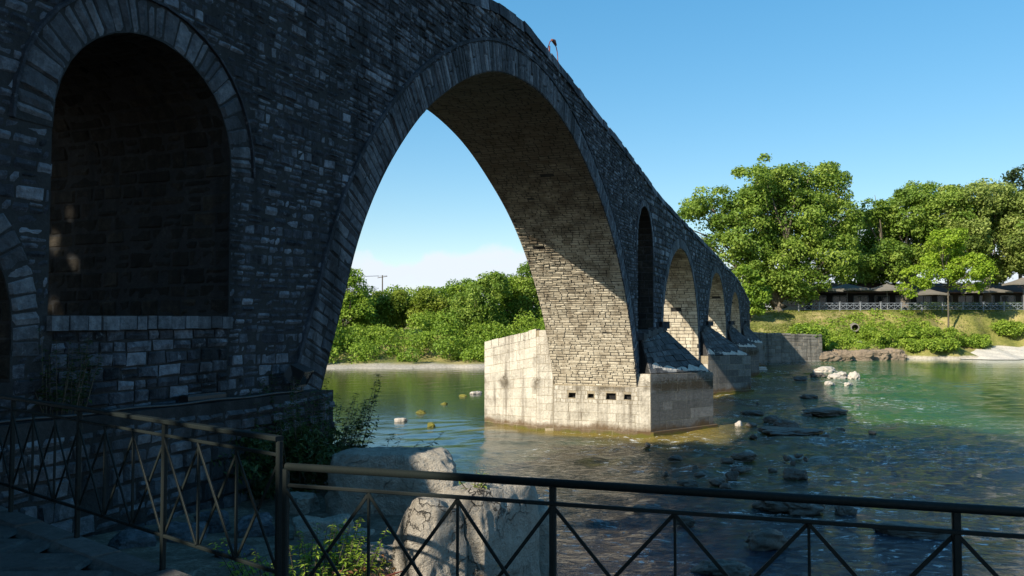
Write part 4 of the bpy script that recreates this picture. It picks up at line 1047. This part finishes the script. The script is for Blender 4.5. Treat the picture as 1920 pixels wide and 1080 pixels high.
tree('conifer', gbase(1912, 150), PL([(1918, 335, 22), (1915, 365, 28), (1922, 400, 34), (1905, 440, 36), (1925, 480, 40)], 150, 1), 90, 80, .5, 151, (.8, 1.6), L_dark, M_bark, .4, 'tall dark tree rising above the others at the right edge')
tree('slender_tree', gbase(1866, 135), PL([(1866, 362, 13), (1866, 390, 18), (1866, 430, 26)], 135, 1), 40, 70, .4, 155, (.6, 1.2), L_dark, M_bark, .25, 'thin dark treetop poking above the pale broad tree')
for i, (px, y, lb) in enumerate([(1985, 116, 'broad tree just beyond the right edge of the bank'), (2090, 120, 'farther broad tree down the right bank')]):
    tree('plane_tree', gbase(px, y), PL([(px-40, 420, 50), (px+40, 410, 50), (px, 460, 65), (px+50, 480, 50)], y, 4), 130, 80, .55, 161+i, (1, 2.2), L_plane, M_barkp, .5, lb)
# trees and shrubs behind the end of the bridge
tree('bank_tree', gbase(1405, 104), PL([(1398, 520, 22), (1412, 545, 26), (1405, 570, 22)], 104, 1), 40, 80, .4, 171, (.5, 1.2), L_bush, M_bark, .2, 'small tree growing behind the far end of the bridge, left of the plane trunk')
def bush(name, px, y, rpx, hpx, seed, m_, label, leaf=.26, n=34, per=90, dz=0, group=None, cat='bush'):
    if y < 40: y = yoff(px, y)
    b = gbase(px, y, dz); k = y/1500; rx = rpx*k; rz_ = hpx*k
    rs = np.random.RandomState(seed)
    lobes = [(np.array(b)+[rs.uniform(-.45, .45)*rx, rs.uniform(-.4, .4)*rx*.6, rz_*rs.uniform(.35, .62)], (rx*.62, rx*.55, rz_*.42)) for _ in range(4)]
    root = thing(name, b, label, cat, group); st = MB()
    for _ in range(6):
        e = lobes[rs.randint(4)][0]+rs.normal(size=3)*.2; tube(st, [np.array(b)-[0, 0, .2], (np.array(b)+e)/2+rs.normal(size=3)*.1, e], [.06, .045, .02], 5)
    build(st, 'stems', M_bark, root)
    build(crown(MB(), lobes, n, per, leaf, seed, rx*.16, rx*.34, .8, .35), 'foliage', m_, root); return root
bush('round_bush', 1522, 96.5, 42, 44, 201, L_bush, 'dense round bush on top of the far retaining wall', dz=.1, n=70)
bush('round_bush', 1492, 97.5, 22, 26, 202, L_bush, 'lower bush tucked against the left of the round bush', n=24)
for i, (px, y, r, h, mm, lb) in enumerate([(1640, 3, 30, 24, L_weed, 'bright low shrub right of the drain pipe'), (1700, 3.5, 32, 26, L_bush, 'low shrub on the slope left of the young tree trunk'), (1755, 4.5, 34, 22, L_weed, 'bright shrub at the foot of the young tree'),
        (1830, 8.5, 36, 22, L_bush, 'low shrub on the slope right of the young tree trunk'), (1895, 11, 34, 22, L_weed, 'bright shrub above the gravel beach at the right edge'), (1580, 2.5, 20, 14, L_weed, 'small shrub under the drain pipe'), (1785, .9, 26, 15, L_weed, 'trailing bush hanging low over the water left of the gravel beach'), (1748, .8, 28, 14, L_weed, 'trailing bush over the water, second from the gravel beach'), (1712, .9, 24, 16, L_weed, 'trailing bush at the right end of the brown bank blocks')]):
    bush('low_shrub', px, y, r, h, 210+i, mm, lb, n=34, leaf=.24)
# ground cover of the right bank
rs = np.random.RandomState(77)
def cover(xr, offr, n, leaf, m_, name, label, hmax, seed, dens=None, cat='undergrowth', per=16, rad=(.25, .6)):
    rs = np.random.RandomState(seed); mb = MB()
    X_ = rs.uniform(*xr, n); O = rs.uniform(*offr, n); Y_ = shore(X_)+O; Z_ = farz_off(X_, O*kof(X_))
    if dens is not None:
        kp = dens(X_, O, rs); X_, Y_, Z_ = X_[kp], Y_[kp], Z_[kp]
    for x, y, z in zip(X_, Y_, Z_):
        r = rs.uniform(*rad); h = hmax*rs.uniform(.4, 1); k = per; d = sph(rs, k); d[:, 2] = np.abs(d[:, 2])
        q = np.array([x, y, z])+d*np.array([r, r, h]); leaves(mb, q, d*.5+rs.normal(size=(k, 3))*.5+[0, 0, .4], leaf, rs, np.clip(.5+rs.normal(0, .15)+rs.normal(0, .15, k), 0, 1))
    return tag(build(mb, name, m_), label, cat, None, 'stuff')
cover((37, 64), (.6, 8.5), 2600, .24, L_weed, 'bank_undergrowth', 'bright green undergrowth covering the lower slope of the far bank on the right', .55, 301, lambda X, O, r: (fbm2(X[None], O[None], .35, 5, 2)[0] > -.35) & ((O < 5.5) | (r.uniform(size=len(X)) < .3)) & ~((X > 55) & (O < 7)))
cover((28, 80), (7, 17), 3800, .14, L_grass, 'bank_grass', 'dry yellow green grass on the upper slope below the white fence', .22, 302, None, 'grass', 10, (.2, .5))
cover((26, 38), (1.6, 9), 1200, .16, L_grass, 'wall_top_grass', 'grass growing behind the top of the far retaining wall', .25, 303, None, 'grass', 10, (.2, .5))

# left bank seen through the main arch: shrub mass in front, trees behind
def Zl(x, o): return farz_off(np.array([x]), np.array([o]))[0]
def mass(xr, offr, n, name, label, m_, seed, rad, hmul, leaf, per):
    rs = np.random.RandomState(seed); mb = MB()
    for _ in range(n):
        x = rs.uniform(*xr); o_ = rs.uniform(*offr); r = rs.uniform(*rad); y = float(shore(x))+o_; z = float(Zl(x, o_))+r*rs.uniform(.15, .8)*hmul; z += max(0, math.sin(x*.43+seed)+.6*math.sin(x*1.07+2*seed))*min(o_, 7)*.2
        k = int(per*rs.uniform(.7, 1.3)); d = sph(rs, k); d = d+[0, -.25, .3]; d /= np.linalg.norm(d, axis=1)[:, None]
        q = np.array([x, y, z])+d*r*np.array([1, .9, .85])*(rs.uniform(.6, 1.05, k)[:, None]); ct = rs.normal(0, .14)
        leaves(mb, q, d*.6+rs.normal(size=(k, 3))*.5+[0, 0, .35], leaf, rs, np.clip(.5+ct+rs.normal(0, .16, k), 0, 1))
    return tag(build(mb, name, m_), label, 'shrubs', None, 'stuff')
mass((-34, 14), (2.3, 9.5), 200, 'riverside_scrub', 'dense green scrub above the gravel shore seen through the main arch', L_bush, 401, (.8, 1.9), .9, .26, 330)
mass((-34, 14), (7, 12), 110, 'upper_scrub', 'lighter scrub on the slope under the trees seen through the main arch', L_weed, 402, (.9, 1.8), 1.1, .26, 300)
LT = [(640, 92, [(655, 520, 17), (650, 550, 30), (668, 580, 34), (640, 610, 36), (630, 570, 30)], L_bush, 'tall feathery tree closest to the left leg of the main arch', 501),
      (735, 98, [(715, 572, 22), (745, 570, 24), (730, 600, 28), (700, 600, 22)], L_yell, 'low yellowish tree below the utility pole', 502),
      (795, 97, [(800, 562, 20), (790, 590, 26), (820, 575, 22)], L_yell, 'yellow green bush between the yellowish tree and the dark trees', 503),
      (855, 104, [(840, 560, 28), (870, 548, 26), (855, 590, 36)], L_bush, 'mid height tree at the back of the left bank', 504),
      (900, 94, [(890, 565, 34), (920, 545, 32), (905, 600, 36), (880, 595, 26)], L_plane, 'rounded pale leaved tree in the middle of the arch opening', 505),
      (955, 99, [(945, 545, 30), (975, 550, 32), (950, 590, 36), (930, 530, 16)], L_bush, 'dark round tree right of the rounded pale tree', 506),
      (1000, 97, [(990, 520, 22), (1008, 540, 32), (1000, 575, 36), (1020, 512, 18), (985, 590, 28)], L_plane, 'tallest tree on the left bank, against the right leg of the main arch', 507),
      (1060, 98, [(1050, 530, 34), (1080, 545, 36), (1065, 590, 40)], L_bush, 'tree on the left bank hidden behind the right leg of the arch', 508),
      (585, 94, [(590, 560, 30), (560, 580, 36), (600, 600, 34)], L_bush, 'tree on the left bank hidden behind the left leg of the arch', 509)]
for px, y, lb_, mm, lab, sd in LT:
    tree('bank_tree', gbase(px, y), PL(lb_, y, 1.5), 26*len(lb_), 100, .27, sd, (.5, 1.3), mm, M_bark, .2, lab, inner=.4)
for i, (px, y) in enumerate([(770, 112), (690, 116), (830, 118), (930, 114), (1150, 112), (1230, 115)]):
    tree('back_tree', gbase(px, y), PL([(px-20, 568, 30), (px+22, 566, 30), (px, 590, 36)], y, 2), 50, 70, .4, 520+i, (.8, 1.7), L_dark if i % 2 else L_bush, M_bark, .2, ['background tree behind the gap left of the yellowish tree', 'background tree standing near the utility pole', 'background tree behind the mid height tree', 'background tree behind the rounded pale tree', 'background tree hidden behind the first pier', 'background tree hidden behind the second arch'][i])

# ------------------------------------------------------------------ utility pole
yb = 185; pb_ = gbase(717, yb); tp = at(717, 516, yb)
root = thing('utility_pole', pb_, 'thin wooden utility pole with a crossarm beyond the bushes', 'utility pole')
mb = MB(); tube(mb, [pb_, tp], [.2, .13], 8); build(mb, 'pole', M_bark, root)
mb = MB(); beam(mb, at(708, 521, yb), at(726, 518, yb), .14, .14); build(mb, 'crossarm', M_bark, root)
for px in (709, 717, 725):
    mb = MB(); p = at(px, 519, yb); tube(mb, [p, p+[0, 0, .2], p+[0, 0, .35]], [.06, .09, .05], 8); build(mb, 'insulator', M_white, root)
for k in (-1, 1):
    mb = MB(); p = at(717+8*k, 517, yb); q = at(500+8*k, 512, yb+30); tube(mb, [p*(1-t)+q*t-[0, 0, 2.2*t*(1-t)] for t in np.linspace(0, 1, 12)], .03, 4)
    build(mb, 'wire', M_black, root)

# ------------------------------------------------------------------ far retaining wall, pipe, fence, awnings, taverna
rw = [(26.3, 91.2), (36.6, 94.6)]
A_ = np.array([rw[0][0], rw[0][1], 0.]); B_ = np.array([rw[1][0], rw[1][1], 0.]); nrm_ = np.cross(B_-A_, [0, 0, 1.]); nrm_ /= np.linalg.norm(nrm_)
root = thing('retaining_wall', (A_+B_)/2, 'grey stone retaining wall at the water on the far bank beside the bridge', 'wall')
mb = MB(); zt = [3.5, 3.15]
V = [A_+[0, 0, -1], B_+[0, 0, -1], B_+[0, 0, zt[1]], A_+[0, 0, zt[0]]]; V = V+[v-nrm_*(1 if np.dot(nrm_, [0, -1, 0]) > 0 else -1)*1.6 for v in V]
mb.add(V, [(0, 1, 2, 3), (7, 6, 5, 4), (3, 2, 6, 7), (0, 3, 7, 4), (1, 5, 6, 2)], .4); build(mb, 'wall_core', M_softm, root)
mb = MB(); quadface(mb, V[0], V[1], V[2]-[0, 0, .25], V[3]-[0, 0, .25], (.35, .5), (.5, 1.2), proud=(.02, .06)); build(mb, 'wall_blocks', M_conc, root)
mb = MB(); quadface(mb, V[1], V[1]+(V[5]-V[1]), V[6], V[2], (.35, .5), (.5, 1.2), proud=(.02, .06)); build(mb, 'end_blocks', M_conc, root)
mb = MB(); t = 0
while t < .97:
    e = min(1, t+rng.uniform(.05, .09)); p, q = A_*(1-t)+B_*t, A_*(1-e)+B_*e; h = zt[0]*(1-t)+zt[1]*t-.12+rng.uniform(-.05, .05); beam(mb, p+[0, .25, h], q+[-.04, .25, h], .62, .26, tone=rng.uniform(.4, .9)); t = e
build(mb, 'coping', M_conc, root)
# ragged old masonry bank right of the wall
for i, (px, y, wd) in enumerate([(1545, 95.4, 1.9), (1575, 96.2, 1.6), (1605, 97.2, 2.0), (1640, 98.3, 1.8), (1678, 99.2, 1.7)]):
    c = at(px, 600, y); c[2] = -.35; rock('bank_boulder', c, (wd*1.7, 1.5, 1.6+rng.uniform(-.25, .2)), M_scarp, ['brown block of the broken bank right against the retaining wall', 'second brown bank block right of the retaining wall', 'middle bank block under the drain pipe', 'bank block right of the drain pipe at the water', 'rightmost brown bank block before the undergrowth'][i], 'boulder', rz=rng.uniform(-.2, .3), seed=600+i, n=30, power=5, rough=.16)
yp_ = yoff(1603, 6.2); pc = at(1603, 614, yp_); root = thing('drain_pipe', pc+[0, 1.2, -.5], 'round concrete drain pipe sticking out of the grass slope', 'pipe')
dirp = np.array([-.35, -1, -.05]); dirp /= np.linalg.norm(dirp); ax_ = np.cross(dirp, [0, 0, 1]); ax_ /= np.linalg.norm(ax_); ay_ = np.cross(ax_, dirp)
mb = MB(); n = 20; V = []
for (l, r) in ((-2.2, .52), (.35, .52), (.35, .4), (-2.2, .4)):
    V += [pc+dirp*l+(ax_*math.cos(2*PI*k/n)+ay_*math.sin(2*PI*k/n))*r for k in range(n)]
mb.add(V, [(i*n+k, i*n+(k+1) % n, (i+1)*n+(k+1) % n, (i+1)*n+k) for i in range(3) for k in range(n)], .7); build(mb, 'pipe_barrel', M_conc, root)
mb = MB(); mb.add([pc-dirp*1.2+(ax_*math.cos(2*PI*k/n)+ay_*math.sin(2*PI*k/n))*.41 for k in range(n)], [tuple(range(n))], .1); build(mb, 'silt', M_earth, root)
c = at(1610, 640, yoff(1610, 2.6)); c[2] = farz(c[0], c[1])-.1; rock('concrete_lump', c, (.9, .6, .5), M_conc, 'pale lump of concrete below the drain pipe', 'rubble', seed=640)

def fence(px0, px1, y0, y1, n, label):
    pts = [at(px0+(px1-px0)*k/n, 600, y0+(y1-y0)*k/n) for k in range(n+1)]; pts = [np.array([p[0], p[1], 6.12]) for p in pts]
    root = thing('picket_fence', pts[0], label, 'fence'); H_ = 1.1
    for k, p in enumerate(pts):
        mb = MB(); beam(mb, p-[0, 0, .1], p+[0, 0, H_+.1], .13, .13, up=(1, 0, 0)); box(mb, p+[0, 0, H_+.15], (.24, .24, .07)); build(mb, 'post', M_white, root)
    for k in range(n):
        p, q = pts[k], pts[k+1]; mb = MB()
        for h in (.25, .75, H_): beam(mb, p+[0, 0, h], q+[0, 0, h], .05, .06)
        for j in range(3):
            a, b = p+(q-p)*j/3, p+(q-p)*(j+1)/3
            for (u0, u1) in ((.25, H_), (H_, .25)): beam(mb, a+[0, .015 if u0 < u1 else -.015, u0], b+[0, .015 if u0 < u1 else -.015, u1], .03, .045)
            beam(mb, b+[0, 0, .25], b+[0, 0, H_], .03, .04, up=(1, 0, 0))
        build(mb, 'lattice_panel', M_lat, root)
    return root
fence(1498, 1960, 110, 110, 12, 'white lattice fence with square posts along the top of the grass slope')

def parasol(px, py, y, w_, label, tiltx=0, drop=.9):
    top_ = at(px, py, y); g = float(farz(top_[0], top_[1])); base = np.array([top_[0], top_[1], g]); root = thing('patio_umbrella', base, label, 'umbrella', 'large cream umbrellas of the terrace restaurant')
    mb = MB(); tube(mb, [base, top_+[0, 0, .1]], .05, 8); build(mb, 'pole', M_grey, root)
    mb = MB(); e = []; n = 6
    for sd in range(4):
        a0, a1 = PI/4+sd*PI/2+.1, PI/4+(sd+1)*PI/2+.1
        P0_, P1_ = np.array([math.cos(a0), math.sin(a0), 0])*w_*.72, np.array([math.cos(a1), math.sin(a1), 0])*w_*.72
        for k in range(n): t = k/n; e.append(P0_*(1-t)+P1_*t+[0, 0, -drop+.1*math.sin(PI*t)])
    rim_ = [top_+p for p in e]; V = [top_]+[top_*.5+p*.5+[0, 0, -.06] for p in rim_]+rim_+[p-[0, 0, .24] for p in rim_]; m_ = len(e)
    mb.add(V, [(0, 1+k, 1+(k+1) % m_) for k in range(m_)]+[(1+k+o*m_, 1+k+(o+1)*m_, 1+(k+1) % m_+(o+1)*m_, 1+(k+1) % m_+o*m_) for o in (0, 1) for k in range(m_)], .6)
    build(mb, 'canopy', M_awn, root)
    mb = MB()
    for k in range(0, m_, n//2): beam(mb, top_-[0, 0, .9], rim_[k]-[0, 0, .04], .03, .03)
    build(mb, 'ribs', M_grey, root)
    mb = MB(); box(mb, base+[0, 0, .06], (.8, .8, .12)); build(mb, 'foot', M_conc, root)
for px, py, y, w_, lb in [(1526, 533, 114, 5.6, 'cream umbrella nearest the plane tree trunk'), (1588, 532, 115, 5.8, 'middle cream umbrella under the trees, between the trunk umbrella and the bright one'),
        (1663, 532, 112.5, 4.8, 'sunlit cream umbrella just left of the young tree'), (1735, 540, 117, 4.4, 'cream umbrella half hidden behind the young tree'), (1850, 536, 117, 4.6, 'shaded cream umbrella between the young tree and the right edge'), (1918, 520, 112, 3.6, 'bright umbrella cut by the right edge of the view')]:
    parasol(px, py, y, w_, lb)

# long low restaurant under the trees
root = thing('restaurant_pavilion', gbase(1690, 127), 'long dark glazed restaurant pavilion in the shade behind the white fence', 'building')
xa, xb = at(1478, 600, 122)[0], at(1990, 600, 122)[0]; zg = 6.15; yf = 122.
mb = MB(); box(mb, ((xa+xb)/2, yf+3.2, zg+1.5), (xb-xa, 6, 3.3)); build(mb, 'wall', M_dark, root)
mb = MB(); L_ = xb-xa; V = [(xa-.6, yf-1.3, zg+2.95), (xb+.6, yf-1.3, zg+2.95), (xb+.6, yf+3.2, zg+4.5), (xa-.6, yf+3.2, zg+4.5), (xb+.6, yf+7, zg+2.95), (xa-.6, yf+7, zg+2.95)]
V = V+[(a, b_, c-.15) for a, b_, c in V]; mb.add(V, [(0, 1, 2, 3), (3, 2, 4, 5), (9, 8, 7, 6), (11, 10, 8, 9), (0, 6, 7, 1), (5, 4, 10, 11), (0, 3, 9, 6), (3, 5, 11, 9), (1, 7, 8, 2), (2, 8, 10, 4)])
build(mb, 'roof', plain('brown roof tiles', (.16, .08, .05), .8, .5, 4), root)
nw = 13
for k in range(nw):
    x = xa+L_*(k+.5)/nw; mb = MB()
    for (dx, dz, sx, sz) in ((-1.1, 1.35, .12, 2.3), (1.1, 1.35, .12, 2.3), (0, 2.45, 2.3, .12), (0, .25, 2.3, .12), (0, 1.35, .07, 2.1)): box(mb, (x+dx, yf+.17, zg+dz), (sx, .1, sz))
    f_ = build(mb, 'window_frame', M_white if k in (9, 10) else M_grey, root); mb = MB(); box(mb, (x, yf+.21, zg+1.35), (2.1, .03, 2.1)); build(mb, 'pane', M_glass, f_)
# low pale hut left of the pavilion
root = thing('white_kiosk', gbase(1474, 121), 'small white kiosk partly hidden by the plane tree trunk', 'kiosk'); k0 = at(1480, 600, 121)
mb = MB(); box(mb, (k0[0], 121, 6.15+1.0), (2.6, 2, 2.0)); build(mb, 'wall', M_wallw, root); mb = MB(); box(mb, (k0[0], 121, 8.22), (3.1, 2.6, .14)); build(mb, 'roof', M_grey, root)
mb = MB(); box(mb, (k0[0]+.2, 119.97, 7.4), (1.5, .08, .8)); build(mb, 'window', M_glass, root)
# dark hedge behind fence
for i, (p0, p1, lb) in enumerate([(1405, 1452, 'clipped dark hedge between the bridge end and the plane tree trunk'), (1700, 1990, 'clipped dark hedge behind the right half of the white fence')]):
    mb = MB(); rs = np.random.RandomState(700+i); x0, x1 = at(p0, 600, 113)[0], at(p1, 600, 113)[0]; n = int((x1-x0)*260)
    q = np.stack([rs.uniform(x0, x1, n), 112.6+rs.uniform(-.5, .5, n), 6.15+rs.uniform(0, 1.25, n)], 1); leaves(mb, q, rs.normal(size=(n, 3))+[0, -.5, .4], .2, rs, rs.uniform(.2, .8, n))
    tag(build(mb, 'hedge', L_dark, smooth=False), lb, 'hedge')

# ------------------------------------------------------------------ plants close to us
def stalks(mb_s, mb_l, base, n, hgt, spread, rs, leaf, per, lean=.25, droop=.4, whorl=True):
    for _ in range(n):
        a = rs.uniform(0, 2*PI); r = spread*math.sqrt(rs.uniform()); p = np.array(base)+[r*math.cos(a), r*math.sin(a), 0]; h = hgt*rs.uniform(.55, 1)
        d = np.array([math.cos(a)*r/spread*lean+rs.normal()*.08, math.sin(a)*r/spread*lean+rs.normal()*.08, 1]); pts = [p+d*h*t+np.array([0, 0, -.12*h*t*t*lean]) for t in np.linspace(0, 1, 6)]
        tube(mb_s, pts, [.006, .005, .0045, .004, .003, .0015], 4)
        k = per; t = rs.uniform(.12, 1, k)**.8; q = np.stack([np.interp(t, np.linspace(0, 1, 6), [pp[i] for pp in pts]) for i in range(3)], 1)
        ang = rs.uniform(0, 2*PI, k); L = leaf*(1.15-.6*t)*rs.uniform(.7, 1.2, k)
        dr = np.stack([np.cos(ang), np.sin(ang), rs.uniform(-droop, .35, k)], 1); dr /= np.linalg.norm(dr, axis=1)[:, None]
        sd = np.cross(dr, [0, 0, 1.]); sd /= np.linalg.norm(sd, axis=1)[:, None]; up = np.cross(sd, dr)
        Lc = L[:, None]; V = np.stack([q, q+dr*Lc*.45+sd*Lc*.19+up*Lc*.05, q+dr*Lc-up*Lc*.12, q+dr*Lc*.45-sd*Lc*.19+up*Lc*.05], 1).reshape(-1, 3)
        i0 = np.arange(k)*4+mb_l.n; mb_l.v.append(V); mb_l.n += 4*k; mb_l.f.extend(np.stack([i0, i0+1, i0+2, i0+3], 1).tolist()); mb_l.t.extend(np.clip(rs.normal(.5, .2, k), 0, 1).tolist())
def plant(name, base, n, h, spread, leaf, per, m_, label, seed, lean=.3, extra=None, cat='plant', stem=None):
    rs = np.random.RandomState(seed); root = thing(name, base, label, cat); S, Lf = MB(), MB()
    stalks(S, Lf, base, n, h, spread, rs, leaf, per, lean)
    if extra: extra(S, Lf, rs)
    build(S, 'stems', stem or M_bark, root); build(Lf, 'leaves', m_, root); return root
def dense(S, Lf, rs):
    for (c, r, m_) in (((-2.75, 10.7, 3.0), (.75, .5, .55), 34), ((-3.4, 10.2, 2.95), (.75, .5, .5), 30), ((-2.2, 10.9, 2.85), (.5, .4, .35), 14)):
        crown(Lf, [(c, r)], m_, 90, .085, rs.randint(999), .12, .24, .8, .2, None, .35)
plant('tall_shrub', (-2.7, 10.75, 2.75), 58, 1.5, .62, .12, 46, L_dark, 'tall dark leafy shrub with upright stalks at the right end of the wall', 801, .35, dense, 'shrub')
plant('arching_shrub', (-1.85, 10.6, 2.75), 16, .72, .35, .13, 20, L_dark, 'low dark shrub leaning over the long stone block toward the river', 802, 1.1, None, 'shrub')
plant('green_weeds', (-1.52, 6.05, 2.84), 60, .52, .42, .075, 26, L_weed, 'sunlit bright green weeds behind the corner of the railings', 803, .5)
plant('green_weeds', (-1.12, 5.95, 2.84), 34, .34, .34, .06, 24, L_yell, 'yellow green low weeds left of the sunlit block', 804, .6)
plant('small_sprig', (-.3, 6.15, 3.6), 7, .16, .05, .06, 9, L_pale, 'tiny pale green sprig growing on top of the tall squared block', 805, .8)
plant('wall_ivy', W(5.95, 7.08, -1.0), 30, .95, .2, .09, 30, L_dark, 'dark plant climbing the wall below the left corner of the niche', 806, .2, None, 'ivy')
rs = np.random.RandomState(9); mb = MB(); n = 900
q = np.stack([rs.normal(-.95, .38, n), rs.normal(5.6, .32, n), np.zeros(n)], 1)
q[:, 2] = 2.99+rs.uniform(0, .06, n)+.03
leaves(mb, q, rs.normal(size=(n, 3))*.35+[0, 0, 1], .05, rs, rs.uniform(0, 1, n), .5); tag(build(mb, 'leaf_litter', L_dry), 'brown dead leaves and twigs scattered around the flat slab', 'leaves', None, 'stuff')
mb = MB(); tube(mb, [(-1.25, 5.5, 3.12), (-1.0, 5.42, 3.1), (-.75, 5.3, 3.06), (-.6, 5.2, 3.05)], [.02, .018, .013, .006], 6); tube(mb, [(-1.0, 5.42, 3.1), (-.86, 5.5, 3.16), (-.75, 5.56, 3.18)], [.012, .009, .004], 5)
tag(build(mb, 'fallen_branch', M_rust), 'thin reddish dead branch lying on the flat slab', 'branch')

# ------------------------------------------------------------------ trees standing on our bank outside the view, whose shade covers the foreground
def wl(s, d, h): return W(s, d, h)
lit = [(np.array([-1.19, 4.19, 4.25]), .1), (np.array([-.8, 4.07, 4.14]), .1), (np.array([-.45, 3.95, 4.14]), .08),
       (np.array([-.8, 5.9, 3.5]), .45), (np.array([-.5, 6.2, 3.75]), .3), (np.array([.1, 7.1, 3.4]), .35), (np.array([-1.4, 6.0, 3.2]), .4), (np.array([-1.0, 5.3, 3.0]), .4), (np.array([-.9, 9.4, 3.3]), .5), (np.array([-1.3, 4.7, 3.05]), .3)]  # leaves are cut out along these sun rays so the spots stay lit
for (px, py, r_) in ((128, 398, -.03), (104, 455, .0), (136, 492, -.05), (186, 545, -.06), (97, 575, -.03)):
    q_ = sight(px, py); k_ = 8.5/(q_@U); lit.append((q_*k_+np.array([0, 0, EYE]), r_))
tree('old_plane_tree', wl(-7.5, 15.5, -1.6), [(wl(-4, 12.5, 14.5), (7, 6, 5.5)), (wl(-9, 13, 12.5), (6, 6, 5)), (wl(0, 13.5, 17), (5, 5, 4.5)), (wl(-2, 10, 11), (4.5, 3.6, 3.6)), (wl(-6, 7.5, 14), (6, 4, 4))], 420, 130, .42, 901, (.9, 1.9), L_plane, M_barkp, .9, 'huge old plane tree on our bank beyond the left end of the bridge', clear=lit)
tree('terrace_tree', wl(-11, 6.5, -1.6), [(wl(-8, 5.0, 5.4), (2.7, 2.0, 2.2)), (wl(-9.5, 3.4, 5.8), (2.8, 2.2, 2.4)), (wl(-7.2, 9.0, 5.9), (2.2, 1.6, 1.8)), (wl(-6.4, 10.2, 6.6), (2, 1.4, 1.7)), (wl(-11, 9, 7.2), (3.2, 2.4, 2.6)), (wl(-8.2, 8.6, 5.2), (2.6, 2.0, 2.2)), (wl(-10, 1.2, 6.6), (3, 2.6, 2.6)), (wl(-8.5, -1.2, 6.2), (3, 2.6, 2.6))]+[(np.array(p_)+SUN*8.5, (r_, r_, r_)) for p_, r_ in (((-2.75, 5.4, 4.25), .55), ((-3.3, 5.9, 4.2), .7), ((-3.0, 5.6, 3.6), .8), ((-4.0, 6.5, 4.1), .8))]*3, 430, 120, .26, 911, (.5, 1.1), L_plane, M_barkp, .45, 'plane tree at the left end of the terrace shading the railings', clear=lit)  # small lobes added on sun rays to shade the left rail
tree('bank_tree', wl(-1.5, 17.5, -1.6), [(wl(8.2, 15.6, 8.2), (3.6, 3, 3)), (wl(-2.5, 15.5, 7.5), (3.4, 3, 3)), (wl(.5, 16, 9.5), (3, 3, 2.6)), (wl(-4.5, 17, 10), (3.4, 3, 3))], 170, 110, .3, 921, (.6, 1.2), L_plane, M_bark, .35, 'tree behind the near end of the bridge', clear=lit)  # first lobe added to shade the water in front of the first pier
